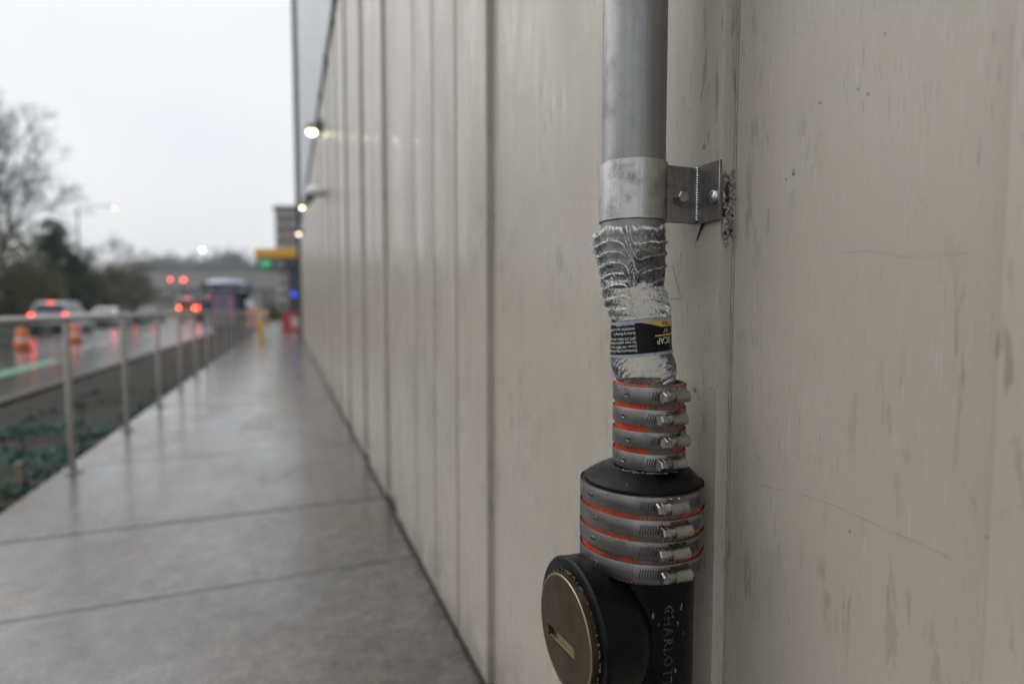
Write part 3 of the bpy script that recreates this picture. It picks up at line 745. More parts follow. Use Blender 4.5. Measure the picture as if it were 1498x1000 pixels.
# --- plastic bottle
BT = thing('plastic_bottle', (SAX[0], SAX[1], zl(572)), 'crumpled clear plastic bottle with black label joining downpipe to coupling', 'bottle')
rows = [(338, 921.5, 49.5), (343, 921, 53), (352, 920.5, 53.5), (365, 921, 52.5), (376, 923, 50.5), (386, 924, 49.5), (398, 925, 47), (408, 924.5, 45.5), (420, 926.5, 44.5), (430, 928.5, 46), (442, 931.5, 45.5), (455, 935, 45.5), (463, 937, 43.2), (470, 937.3, 43.2), (490, 937.5, 43.5), (510, 937.5, 44), (517, 938, 44.5), (526, 940, 46.2), (536, 941.5, 46.5), (546, 943.5, 44.5), (556, 945, 42), (566, 945, 40), (580, 945, 39)]
AXB = lambda py: None
def interp(py):
    for (a, c0, h0), (b, c1, h1) in zip(rows, rows[1:]):
        if a <= py <= b: t = (py - a) / (b - a); return c0 + (c1 - c0) * t, h0 + (h1 - h0) * t
    return rows[-1][1:] if py > 400 else rows[0][1:]
def axpx(py):     # pixel column of the (vertical) lower axis at this row
    d = Vector((LAX[0], LAX[1], zl(py))) - Cv; return 749 + FPX * d.dot(Rv) / d.dot(Fv)
def bot_c(py):
    c, h = interp(py); off = (c - axpx(py)) * MPX; q = Vector((LAX[0], LAX[1], 0)) + eR * off
    if py < 420:       # centre on the downpipe where it wraps it
        t = min(1, (420 - py) / 30); q = q.lerp(Vector((UAX[0], UAX[1], 0)) + (q - Vector((UAX[0], UAX[1], 0))).dot(eR) * eR, t)
    return q, h * MPX * .965
def tri(x): x = x % 1.0; return (1 - abs(2 * x - 1)) ** 2
def wr(py, u):
    us = u - .02
    right = 1 / (1 + math.exp(-us * 18))
    ph = noise.noise(Vector((u * 1.3, py * .012, 2 + 5 * (us > 0))))
    a = 0
    if py < 470:
        e = min(1, (470 - py) / 12) * min(1, (py - 337) / 6 + .3)
        per = 15.5 + 3 * right
        k = (py + (5 if us > 0 else -4) * (1 - math.exp(-abs(us) * 3)) + 9 * ph - 5 * math.cos(u)) / per
        a += e * (.0042 * tri(k) - .0016) * (1 - .35 * right * (py > 400))
        a += e * .0012 * noise.noise(Vector((math.sin(u) * 14, math.cos(u) * 14, py * .16)))
        a += e * .0016 * (.5 - abs(noise.noise(Vector((math.sin(u) * 9, math.cos(u) * 9, py * .13 + 3))))) + e * .0009 * (.5 - abs(noise.noise(Vector((math.sin(u) * 24, math.cos(u) * 24, py * .30)))))
        a -= e * .0022 * math.exp(-(us / .06) ** 2)
    if py > 518:
        e = min(1, (py - 518) / 10); a += e * .0016 * noise.noise(Vector((math.sin(u - py * .05) * 7, math.cos(u - py * .05) * 7, py * .05)))
        a += e * .0006 * (1 - abs(noise.noise(Vector((u * 6 - py * .12, py * .03, 7)))) * 2)
    return a
bt = MB(); NA, NR = 260, 220; vs = []
for k in range(NR + 1):
    py = 338 + (578 - 338) * k / NR; c, r = bot_c(py); z = zl(py)
    for i in range(NA):
        u = -PI + 2 * PI * i / NA
        rr = r + wr(py, u); zz = z
        if k < 5: zz += (5 - k) * (.0010 + .0011 * noise.noise(Vector((u * 2.2, 3, 1))))
        if py < 402:
            q = c + (eR * math.sin(u) + eC * math.cos(u)) * rr; dv = q - Vector((UAX[0], UAX[1], 0))
            if dv.length < PR + .0016: q = Vector((UAX[0], UAX[1], 0)) + dv.normalized() * (PR + .0016 + .3 * max(0, wr(py, u)))
        else: q = c + (eR * math.sin(u) + eC * math.cos(u)) * rr
        vs.append(Vector((q.x, q.y, zz + .04 * MPX * (rr * math.sin(u) / MPX))))
bt.add(vs, [(k * NA + i, k * NA + (i + 1) % NA, (k + 1) * NA + (i + 1) % NA, (k + 1) * NA + i) for k in range(NR) for i in range(NA)])
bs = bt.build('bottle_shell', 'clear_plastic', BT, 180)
at_ = bs.data.attributes.new('crease', 'FLOAT', 'POINT'); cv = []  # white fold ridges: stress whitening, plus glints painted in as diffuse white
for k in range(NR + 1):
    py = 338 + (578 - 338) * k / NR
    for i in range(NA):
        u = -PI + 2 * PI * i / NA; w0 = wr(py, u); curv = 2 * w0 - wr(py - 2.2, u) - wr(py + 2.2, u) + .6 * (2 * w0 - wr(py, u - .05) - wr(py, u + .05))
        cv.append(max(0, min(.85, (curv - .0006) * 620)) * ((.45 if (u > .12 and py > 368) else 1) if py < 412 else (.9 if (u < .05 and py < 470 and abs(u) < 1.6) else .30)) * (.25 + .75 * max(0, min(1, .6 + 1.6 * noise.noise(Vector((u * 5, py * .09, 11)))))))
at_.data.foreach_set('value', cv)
# label
def lab(u, v, off=0):     # v 0 bottom .. 1 top
    py = 516.5 - 48.5 * v; c, r = bot_c(py); r = r + .0007 + off + .0005 * noise.noise(Vector((u * 2, v * 2, 3)))
    s_ = math.sin(u); q = c + (eR * s_ + eC * math.cos(u)) * r
    return Vector((q.x, q.y, zl(py) + (.10 + .02 * v) * r * s_))
def lgrid(name, mat, u0, u1, vf0, vf1, off, parent, nu=60, nv=6):
    mb = MB(); vs = []
    for j in range(nv + 1):
        for i in range(nu + 1):
            u = u0 + (u1 - u0) * i / nu; a, b = vf0(u), vf1(u); vs.append(lab(u, a + (b - a) * j / nv, off))
    mb.add(vs, [(j * (nu + 1) + i, j * (nu + 1) + i + 1, (j + 1) * (nu + 1) + i + 1, (j + 1) * (nu + 1) + i) for j in range(nv) for i in range(nu)])
    return mb.build(name, mat, parent, 60)
LB = tag(lgrid('label', 'label_black', -PI, PI, lambda u: 0, lambda u: 1, 0, BT, 120, 10), 'black wraparound label printed upside down')
lgrid('label_border', 'label_silver', -PI, PI, lambda u: -.035, lambda u: .05, .0003, LB, 120, 2)
lgrid('label_border', 'label_silver', -PI, PI, lambda u: .94, lambda u: 1.03, .0003, LB, 120, 2)
lgrid('gold_wedge', 'label_gold', .02, 2.0, lambda u: .94 - min(.19, .26 * (u - .02)), lambda u: .94, .0003, LB, 40, 3)
lgrid('gold_rule', 'label_gold', .46, 2.0, lambda u: .495, lambda u: .535, .0004, LB, 30, 1)
hL = zl(468) - zl(516.5); rL = 43.6 * MPX * .965
def ltext(name, txt, size, u_start, v_base, mat, off=.0005, space=1.0, sx=1.0):     # upside down: starts at the right and runs left
    v, f = text_pts(txt, size, space); mb = MB()
    mb.add([lab(u_start - x_ * sx / rL, v_base - y_ / hL, off) for x_, y_, _ in v], f); mb.build(name, mat, LB)
lines = ['Distributed by Mass of Northwest', 'Sumner, WA 98390  Product', 'For water quality & information', '(877) 272-3426 or visit website', 'Bottled by Bottling Co.', 'WARNING: Cap is a CHOKING', 'hazard for children']
for k, tx in enumerate(lines): ltext('small_print', tx, .0052, -.10 - .015 * k, .135 + k * .118 + (.03 if k > 3 else 0) + (.02 if k > 4 else 0) + .06, 'label_white', .0005, 1.0, .72)
v, f = text_pts('ECAP', .0118); wtx = max(a[0] for a in v)
ltext('brand_lettering', 'ECAP', .0118, .53 + wtx * .82 / rL, .45, 'label_white', .0005, 1.0, .82)
v, f = text_pts('TRA', .0075); wtx = max(a[0] for a in v)
ltext('wedge_lettering', 'TRA', .0075, .72 + wtx / rL, .91, 'label_ink', .0006)
ltext('gold_lettering', 'er', .0115, .78 + .0095 / rL, .70, 'label_gold', .0005)

# --- water droplets hanging on the wall
drops = [(1030, 213, WX), (1161, 252, WR), (1017, 568, WX), (1031, 569, WX), (1040, 567, WX), (1050, 563, WX), (1022, 582, WX), (1200, 150, WR), (1255, 130, WR), (1270, 137, WR), (1110, 668, WR), (1243, 776, WR), (1150, 262, WR)]
for i, (a, b, X) in enumerate(drops):
    q = on_x(a, b, X); s_ = .0034 if i in (0, 1) else (.0045 if i == 2 else .0018)
    bm = bmesh.new(); bmesh.ops.create_icosphere(bm, subdivisions=3, radius=1)
    for v in bm.verts:
        t = v.co.z; v.co = Vector((v.co.x * s_ * .5, v.co.y * s_ * .62 * (1 - .35 * max(0, t)), v.co.z * s_ * 1.25))
    mb = MB(); mb.bm(bm, (X + .0002, q.y, q.z)); o = mb.build('water_droplet', 'water', None, 180)
    tag(o, 'tiny clear water droplet clinging to the painted wall', 'droplet', 'rain droplets on the wall')

# ================================================================== RAILING
RX = -1.44; RZ = 1.085
RL_ = thing('railing', (RX, 4.8, 0), 'grey metal pipe railing along the outer sidewalk edge', 'railing')
mb = MB(); mb.tube((RX, .2, RZ), (RX, 34, RZ), .0225, n=24); mb.build('top_rail', 'rail_metal', RL_, 40)
for k in range(-2, 20):
    yy = 4.83 + 1.475 * k
    mb = MB(); mb.tube((RX, yy, .0), (RX, yy, RZ - .02), .0205, n=20); PO = mb.build('post', 'rail_metal', RL_, 40)
    mb = MB(); mb.lathe([(.026, .03), (.030, .012), (.062, .008), (.065, .0), (.0, 0)], 28, c=(RX, yy, .002)); mb.build('flange', 'curb_concrete', PO, 40)

# ================================================================== WALL LAMPS AND CAMERA
def wall_lamp(px_, py_, X, label, k=1):
    q = on_x(px_, py_, X); w = thing('wall_lamp', (WX, q.y, q.z), label, 'wall lamp', 'lit lamps along the building wall')
    mb = MB(); mb.bbox((WX - .02, q.y, q.z + .10), (.05, .20, .16), .01); mb.build('back_box', 'dark_flashing', w, 40)
    mb = MB(); mb.bbox(((X + WX) / 2 - .03, q.y, q.z + .085), (WX - X + .06, .15, .05), .012); mb.build('arm', 'dark_flashing', w, 40)
    mb = MB(); mb.bbox((X, q.y, q.z + .045), (.15, .26, .04), .01); mb.build('head', 'dark_flashing', w, 40)
    bm = bmesh.new(); bmesh.ops.create_uvsphere(bm, u_segments=20, v_segments=10, radius=1)
    for v in bm.verts: v.co = Vector((v.co.x * .065 * k, v.co.y * .07 * k, v.co.z * .036 * k))
    mb = MB(); mb.bm(bm, (X, q.y, q.z)); mb.build('lens', 'lamp_warm', w, 180)
wall_lamp(456, 194, .385, 'lit lamp on the wall above the white camera')
wall_lamp(442, 304, .385, 'lit wall lamp second from the white camera towards the yellow canopy', .7)
wall_lamp(437, 343, .385, 'lit wall lamp closest to the yellow canopy', .7)
q = on_x(461, 283, .40); SC = thing('security_camera', (WX, q.y, q.z), 'white bullet security camera on an arm below the wall lamp', 'camera')
mb = MB(); mb.tube((WX + .002, q.y, q.z + .02), (WX - .02, q.y, q.z + .02), .06, n=24); mb.tube((WX - .02, q.y, q.z + .02), (q.x, q.y, q.z + .02), .03, n=14); mb.build('mount', 'white_plastic', SC, 40)
def ell(c, r, M=None):
    bm = bmesh.new(); bmesh.ops.create_uvsphere(bm, u_segments=24, v_segments=14, radius=1)
    for v in bm.verts: v.co = Vector((v.co.x * r[0], v.co.y * r[1], v.co.z * r[2]))
    return MB().bm(bm, c, M)
ell((q.x, q.y, q.z + .02), (.135, .16, .085)).build('housing', 'white_gloss', SC, 180)
ell((q.x - .075, q.y - .02, q.z - .075), (.06, .07, .055)).build('camera_lens', 'glass_dark', SC, 180)

# ================================================================== THINGS ON THE SIDEWALK END AND ROADSIDE
# bollard
q = on_z(382, 498, 0); BO = thing('bollard', (q.x, q.y, 0), 'yellow steel bollard standing on the far sidewalk', 'bollard')
mb = MB(); mb.lathe([(.085, .0), (.085, 1.02), (.075, 1.07), (.04, 1.10), (.001, 1.11)], 28, c=(q.x, q.y, 0)); mb.build('post', 'yellow_paint', BO, 50)
mb = MB(); mb.lathe([(.13, .0), (.13, .02), (.09, .04)], 28, c=(q.x, q.y, .001)); mb.build('base_plate', 'yellow_paint', BO, 40)
mb = MB(); mb.lathe([(.088, .80), (.088, .90)], 28, c=(q.x, q.y, 0)); mb.build('reflective_band', 'white_plastic', BO, 40)
# barricade
def barricade(px_, py_, D, w, label, rz=0):
    q = at_depth(px_, 452, D); bx = thing('barricade', (q.x, q.y, 0), label, 'barricade', None, rz)
    for s1 in (-1, 1):
        for s2 in (-1, 1):
            mb = MB(); mb.path([(s1 * w * .42, s2 * .28, 0), (s1 * w * .42, s2 * .03, 1.1)], .022, 8); mb.build('leg', 'steel_pole', bx, 40, False)
    for z in (.55, .98):
        n = 6; mbd = MB(); mbd.box((0, -.05, z), (w, .03, .22)); bo_ = mbd.build('board', 'orange_plastic', bx, None, False)
        for k in range(n // 2):
            m2 = MB(); xx = -w / 2 + w * (2 * k + .6) / n; dx = .05
            m2.add([(xx, -.068, z - .11), (xx + w / n * .8, -.068, z - .11), (xx + w / n * .8 + dx, -.068, z + .11), (xx + dx, -.068, z + .11)], [(0, 1, 2, 3)]); m2.build('stripe', 'white_plastic', bo_, None, False)
    mb = MB(); mb.tube((0, -.05, 1.10), (0, -.05, 1.28), .05, .07, 14); mb.build('beacon', 'orange_plastic', bx, 40, False)
    return bx
barricade(377, 460, 23.5, .95, 'orange and white striped barricade behind the yellow bollard', -YAW)
# small white sign on a post
q = at_depth(367, 446, 24.5); SG = thing('roadwork_sign', (q.x, q.y, -.02), 'small white tilted sign with red edge next to the striped barricade', 'sign', None, -YAW)
mb = MB(); mb.tube((0, 0, 0), (0, 0, 1.6), .02, n=8); mb.build('pole', 'steel_pole', SG, 40, False)
mb = MB(); Mz = Matrix.Rotation(R_(-22), 4, 'Y'); mb.bbox((0, -.03, 1.34), (.34, .015, .52), .005, Mz); pnl = mb.build('panel', 'white_plastic', SG, None, False)
mb = MB(); mb.box((-.10, -.041, 1.16), (.26, .004, .10), Mz); mb.build('stripe', 'red_plastic', pnl, None, False)
# bus shelter
q = at_depth(333, 452, 27); SH = thing('bus_shelter', (q.x, q.y, -.10), 'blue framed bus shelter with pale roof and pink poster beside the railing', 'shelter', None, -YAW)
for x in (-.75, .75):
    for y in (-.55, .55):
        mb = MB(); mb.box((x, y, 1.15), (.09, .09, 2.3)); mb.build('post', 'shelter_blue', SH, None, False)
mb = MB(); mb.bbox((0, 0, 2.36), (1.86, 1.5, .16), .03); rf = mb.build('roof', 'shelter_blue', SH, None, False)
mb = MB(); mb.lathe([(.001, .22), (.5, .20), (.80, .12), (.92, 0)], 28, c=(0, 0, 2.44)); mb.build('roof_dome', 'shelter_roof', rf, 50, False)
mb = MB(); mb.box((0, .5, 1.1), (1.4, .02, 1.9)); mb.build('back_pane', 'glass_dark', SH, None, False)
mb = MB(); mb.bbox((.10, -.5, 1.2), (1.2, .12, 1.9), .02); pst = mb.build('poster_case', 'shelter_blue', SH, None, False)
for x, m_, w in ((-.30, 'poster_pink', .24), (.0, 'poster_violet', .30), (.36, 'poster_pink', .30)):
    mb = MB(); mb.box((x + .05, -.565, 1.25), (w, .01, 1.6)); mb.build('poster', m_, pst, None, False)
mb = MB(); mb.bbox((-.1, .2, .45), (1.1, .35, .06), .01); mb.build('bench', 'steel_pole', SH, None, False)
# canopy
q = at_depth(407, 452, 33); CN = thing('entrance_canopy', (q.x, q.y, 0), 'canopy with yellow upper fascia and dark sign band past the building corner', 'canopy', None, -YAW)
s_ = 33 / 832
def cz(py): return EYE + (452 - py) * s_
mb = MB(); mb.bbox((1.1, 1.5, (cz(364) + cz(378)) / 2), (5.0 - .0, 3.0, cz(364) - cz(378)), .04); mb.build('yellow_fascia', 'yellow_paint', CN, None, False)
# shift so its left edge meets column 374 (x = -33 px)
for o in CN.children: o.location.x = -1.31 + 2.5 - 1.1
mb = MB(); mb.bbox((1.25, 1.5, (cz(379) + cz(393)) / 2), (4.9, 2.8, cz(379) - cz(393)), .03); bf = mb.build('dark_fascia', 'navy_paint', CN, None, False)
mb = MB(); mb.box((-.70, .085, cz(386)), (.60, .03, .36)); mb.build('green_panel', 'green_sign', bf, None, False)
mb = MB(); mb.box((.12, .085, cz(386)), (.5, .03, .3)); mb.build('grey_panel', 'steel_pole', bf, None, False)
for x in (.72,):
    mb = MB(); mb.bbox((x, .6, cz(393) / 2), (.50, .5, cz(393)), .03); cm = mb.build('column', 'navy_paint', CN, None, False)
    mb = MB(); mb.bbox((x + .08, .33, cz(430)), (.26, .04, .26), .01); mb.build('blue_light', 'blue_lamp', cm, None, False)
# red and white barriers under the canopy
for px_, D, lab_ in ((419, 29, 'red plastic barrier leaning by the canopy column'), (430, 29.6, 'white and red plastic barrier against the canopy column')):
    q = at_depth(px_, 452, D); bb = thing('plastic_barrier', (q.x, q.y, 0), lab_, 'barrier', 'barriers under the canopy', -YAW)
    mb = MB(); mb.bbox((0, 0, .45), (.36, .18, .55), .04); mb.build('body', 'red_plastic' if px_ == 419 else 'white_plastic', bb, None, False)
    mb = MB(); mb.bbox((0, 0, .10), (.40, .40, .18), .03); mb.build('foot', 'red_plastic', bb, None, False)
    mb = MB(); mb.bbox((0, 0, .86), (.36, .14, .22), .03); mb.build('top_board', 'red_plastic', bb, None, False)
# traffic cones on the road
def cone(px_, D, label):
    q = at_depth(px_, 452, D); c = thing('traffic_cone', (q.x, q.y, -.155), label, 'traffic cone', 'orange cones on the wet road')
    mb = MB(); mb.lathe([(.30, 0), (.30, .05), (.27, .06)], 8, c=(0, 0, 0)); mb.disc(.27, .06, 8); mb.build('base', 'rubber', c, 30, False)
    mb = MB(); mb.lathe([(.22, .06), (.19, .28)], 24); mb.build('lower_cone', 'orange_plastic', c, 50, False)
    mb = MB(); mb.lathe([(.19, .28), (.17, .37)], 24); mb.build('white_collar', 'white_plastic', c, 50, False)
    mb = MB(); mb.lathe([(.17, .37), (.145, .64), (.09, .69), (.001, .70)], 24); mb.build('upper_cone', 'orange_plastic', c, 50, False)
cone(30, 18.5, 'fat orange traffic cone on the wet road next to the green marking')
cone(109, 22.5, 'fat orange traffic cone on the wet road between silver car and white sedan')
# wooden stake
q = on_z(36, 712, -.04); ST = thing('wooden_stake', (q.x, q.y, -.05), 'short pale wooden stake stuck in soil at sidewalk edge', 'stake')
mb = MB(); mb.bbox((q.x - .02, q.y, .03), (.035, .03, .16), .004); mb.build('shaft', 'stake_wood', ST)
mb = MB(); mb.bbox((q.x - .02, q.y, .118), (.04, .035, .018), .004); mb.build('head', 'stake_wood', ST)

# ground cover on the strip
mb = MB(); rng = random.Random(21); cnt = 0
while cnt < 15000:
    x, y = -1.58 - 1.2 * rng.random(), 1.0 + 10.5 * rng.random() ** 1.3
    d = noise.noise(Vector((x * 2.3, y * 1.5, 9))) + .35 * noise.noise(Vector((x * 7, y * 7, 3)))
    if d < -.12 + .07 * max(0, y - 5): continue
    cnt += 1; z = soil_h(x, y); a = rng.random() * 6.28; l = .02 + .04 * rng.random(); t = rng.uniform(.1, .9)
    e1 = Vector((math.cos(a), math.sin(a), t)) * l; e2 = Vector((-math.sin(a), math.cos(a), 0)) * l * .28; p = Vector((x, y, z))
    mb.add([p - e2 * .3, p + e2 * .3, p + e1 * .6 + e2, p + e1, p + e1 * .6 - e2], [(0, 1, 2, 3, 4)])
tag(mb.build('ground_cover', 'ground_green'), 'low dark green ground cover on the muddy strip behind the railing', 'ground cover', kind='stuff')

# ================================================================== CARS
def make_car(kind, paint, label, tail='tail_red'):
    c = thing('car', (0, 0, 0), label, 'car', 'cars queuing on the wet road')
    suv = kind == 'suv'
    Lc, Wc = (4.7, 1.88) if suv else (4.6, 1.80)
    belt, roof = (1.05, 1.72) if suv else (.93, 1.44)
    # y = 0 at rear bumper, car points +y
    if suv: sec = [(0.0, .42, .95, .80), (.06, .36, 1.02, .90), (.5, .30, belt, .94), (1.6, .28, belt, .94), (3.2, .28, belt - .02, .94), (3.6, .30, belt - .05, .93), (4.45, .33, .86, .88), (4.64, .36, .74, .78), (4.7, .45, .62, .66)]
    else: sec = [(0.0, .45, .84, .78), (.06, .34, .94, .87), (.7, .28, belt + .03, .90), (1.6, .26, belt, .90), (3.0, .26, belt - .02, .90), (3.3, .28, belt - .06, .89), (4.3, .32, .76, .84), (4.54, .36, .66, .74), (4.6, .45, .56, .62)]
    mb = MB(); vs = []; m = 10
    for y, zb_, zt_, w in sec:
        vs += [(-w * .86, y, zb_), (-w * .97, y, zb_ + .14), (-w, y, (zb_ + zt_) / 2), (-w * .97, y, zt_ - .10), (-w * .88, y, zt_), (w * .88, y, zt_), (w * .97, y, zt_ - .10), (w, y, (zb_ + zt_) / 2), (w * .97, y, zb_ + .14), (w * .86, y, zb_)]
    K = len(sec)
    mb.add(vs, [(k * m + i, k * m + (i + 1) % m, (k + 1) * m + (i + 1) % m, (k + 1) * m + i) for k in range(K - 1) for i in range(m)] + [tuple(range(m))[::-1], tuple(range((K - 1) * m, K * m))])
    body = mb.build('body', paint, c, 35, False)
    g = [(.10, belt, .80), (.42, roof - .10, .68), (.8, roof, .64), (2.3, roof, .64), (3.35, belt - .04, .78)] if suv else [(.55, belt + .02, .78), (1.25, roof - .06, .62), (1.7, roof, .60), (2.4, roof - .02, .60), (3.25, belt - .05, .76)]
    mb = MB(); vs = []
    for y, z, w in g: vs += [(-w - (.10 if z > belt + .2 else .02), y, belt - .03), (-w, y, z), (w, y, z), (w + (.10 if z > belt + .2 else .02), y, belt - .03)]
    mb.add(vs, [(k * 4 + i, k * 4 + i + 1, (k + 1) * 4 + i + 1, (k + 1) * 4 + i) for k in range(4) for i in range(3)]); cab = mb.build('cabin', paint, c, 35, False)
    # rear window, windscreen, side windows
    def pane(a, b, k, tpar):
        (y0, z0, w0), (y1, z1, w1) = a, b; nn = Vector((0, -(z1 - z0), (y1 - y0))).normalized() * .012 * k
        P = []
        for (t, s1) in ((.12, -1), (.12, 1), (.88, 1), (.88, -1)):
            P.append(Vector((s1 * (w0 + (w1 - w0) * t) * .88, y0 + (y1 - y0) * t, z0 + (z1 - z0) * t)) + nn)
        q = MB(); q.add(P, [(0, 1, 2, 3)]); q.build('window', 'glass_dark', cab, None, False)
    pane(g[0], g[1], 1, 0); pane(g[3], g[4], 1, 0)
    for s1 in (-1, 1):
        q = MB(); y0, y1 = g[1][0] + .05, g[4][0] - .35
        xa = g[1][2] + .105; xb = g[2][2] + .03
        q.add([(s1 * xa, y0, belt + .04), (s1 * xa, y1, belt + .04), (s1 * xb, g[3][0] + .05, roof - .10), (s1 * xb, g[2][0] - .05, roof - .10)], [(0, 1, 2, 3)]); q.build('window', 'glass_dark', cab, None, False)
        q = MB(); q.bbox((s1 * (sec[1][3] * .82), .02, .93 if suv else .80), (.24, .12, .22 if suv else .15), .03); q.build('taillight', tail, c, None, False)
        q = MB(); q.bbox((s1 * (sec[4][3] + .10), g[4][0] - .25, belt + .08), (.18, .12, .13), .03); q.build('mirror', paint, c, None, False)
    q = MB(); q.bbox((0, g[1][0] - .04, roof - .06 if suv else belt + .12), (.30, .04, .035), .01); q.build('brake_light', tail, c, None, False)
    q = MB(); q.bbox((0, -.01, .62 if suv else .58), (.52, .02, .13), .005); q.build('number_plate', 'white_plastic', c, None, False)
    q = MB(); q.bbox((0, .02, .44), (Wc * .84, .14, .14), .04); q.build('bumper', 'rubber', c, None, False)
    for y in (.85, Lc - .95):
        for s1 in (-1, 1):
            x = s1 * (Wc / 2 - .10); wh = MB(); Mw = Matrix.Rotation(PI / 2, 4, 'Y')
            wh.lathe([(.22, -.10), (.31, -.11), (.335, -.08), (.335, .08), (.31, .11), (.22, .10)], 24, M=Mw, c=(x, y, .335)); tyre = wh.build('wheel', 'rubber', c, 40, False)
            rm = MB(); rm.lathe([(.001, .07 * s1), (.06, .085 * s1), (.20, .09 * s1), (.225, .10 * s1)], 20, M=Mw, c=(x, y, .335)); rm.build('rim', 'chrome', tyre, 40, False)
    return c
def place_car(px_, D, kind, paint, label, tail='tail_red', rz=0, sc=(1, 1, 1)):
    q = at_depth(px_, 452, D); c = make_car(kind, paint, label, tail); c.location = (q.x, q.y, -.155); c.rotation_euler.z = rz; c.scale = sc
place_car(70, 30, 'suv', 'car_silver', 'silver sport utility car nearest the tall bare tree')
place_car(147, 41, 'sedan', 'car_white', 'white sedan braking right behind the black car')
place_car(211, 50, 'sedan', 'car_black', 'black sedan between the white sedan and the red car')
place_car(273, 68, 'suv', 'car_red', 'dark red tall car waiting below the hanging red signals', 'tail_orange', 0, (1.1, 1.1, 1.55))
place_car(302, 62, 'suv', 'car_black', 'black tall car waiting next to the dark red car', 'tail_red', 0, (1.1, 1.1, 1.55))
place_car(287, 86, 'sedan', 'car_grey', 'grey sedan far ahead under the hanging red signals', sc=(1.05, 1.05, 1.5))
place_car(325, 74, 'sedan', 'car_blue', 'dark blue car partly behind the bus shelter', 'tail_red', 0, (1.05, 1.05, 1.6))

# ================================================================== STREET LAMP, SIGNALS
def pole_lamp(px_, py_, D, side, mat, label, r=.16):
    q = at_depth(px_, py_, D); g0 = -.16; base = Vector((q.x + side * 3.2, q.y, g0))
    t = thing('street_lamp', base, label, 'street lamp'); h = q.z - g0
    mb = MB(); mb.path([(0, 0, 0), (0, 0, h - .6), (-side * .3, 0, h - .1)], [.11, .08, .06], 10); mb.build('pole', 'steel_pole', t, 40, False)
    mb = MB(); mb.path([(-side * .28, 0, h - .12), (-side * 1.6, 0, h + .12), (-side * 3.0, 0, h + .12)], .045, 8); mb.build('arm', 'steel_pole', t, 40, False)
    mb = MB(); mb.bbox((-side * 3.2, 0, h + .12), (.75, .30, .13), .04); mb.build('head', 'steel_pole', t, 40, False)
    bm = bmesh.new(); bmesh.ops.create_uvsphere(bm, u_segments=16, v_segments=8, radius=1)
    for v in bm.verts: v.co = Vector((v.co.x * r, v.co.y * r, v.co.z * r * .6))
    mb = MB(); mb.bm(bm, (-side * 3.2, 0, h + .02)); mb.build('lens', mat, t, 180, False)
pole_lamp(168, 304, 58, -1, 'street_glow', 'tall street lamp glowing above the leafless shrubs')
pole_lamp(296, 366, 120, 1, 'white_glow', 'distant white lit street lamp in front of the viaduct', .45)
q = at_depth(259, 409, 92); base = Vector((q.x - 4.2, q.y, -.16)); TS = thing('traffic_signal', base, 'mast arm traffic signal with two red lights over the road', 'traffic signal')
h = q.z + .16
mb = MB(); mb.path([(0, 0, 0), (0, 0, h + .5)], [.16, .12], 10); mb.build('pole', 'steel_pole', TS, 40, False)
mb = MB(); mb.path([(0, 0, h + .45), (6.2, 0, h + .75)], [.10, .06], 8); mb.build('mast_arm', 'steel_pole', TS, 40, False)
for px_ in (250, 268):
    x = (at_depth(px_, 409, 92) - base).dot(Vector((1, 0, 0)))
    mb = MB(); mb.bbox((x, 0, h - .35), (.38, .25, 1.05), .04); hd = mb.build('signal_head', 'rubber', TS, None, False)
    bm = bmesh.new(); bmesh.ops.create_uvsphere(bm, u_segments=16, v_segments=8, radius=.20 if px_ == 250 else .26)
    mb = MB(); mb.bm(bm, (x, -.10, h)); mb.build('red_lens', 'signal_red', hd, 180, False)

# ================================================================== TREES
def bare_tree(name, base, H, seed, label, spread=.55, depth=7, lean=(0, 0), r0=None, first=.28, mat='bark', tmat='twig', group=None):
    rng = random.Random(seed); t = thing(name, base, label, 'tree', group)
    tr, br = MB(), MB(); r0 = r0 or H * .022
    def grow(p, d, L, r, k):
        n = 3; pts = [p]; rad = [r]
        for i in range(n):
            d = (d + Vector((rng.gauss(0, .13), rng.gauss(0, .13), rng.gauss(.03, .10)))).normalized(); p = p + d * L / n; pts.append(p); rad.append(r * (1 - .38 * (i + 1) / n))
        (tr if k == 0 else br).path(pts, rad, 7 if k < 2 else (4 if k < 4 else 3))
        if k >= depth: return
        nb = rng.choice((2, 3)) if k < 3 else rng.choice((2, 2, 3))
        for i in range(nb):
            a = rng.random() * 6.28; s_ = spread * rng.uniform(.6, 1.35); o = d.orthogonal().normalized(); o2 = d.cross(o)
            nd = (d + (o * math.cos(a) + o2 * math.sin(a)) * s_).normalized(); st = pts[rng.choice((2, 3, 3))]
            grow(st, nd, L * rng.uniform(.66, .86), max(r * .60, .014), k + 1)
    grow(Vector((0, 0, 0)), Vector((lean[0], lean[1], 1)).normalized(), H * first, r0, 0)
    tr.build('trunk', mat, t, 60, False); br.build('branches', tmat, t, 60, False)
    return t
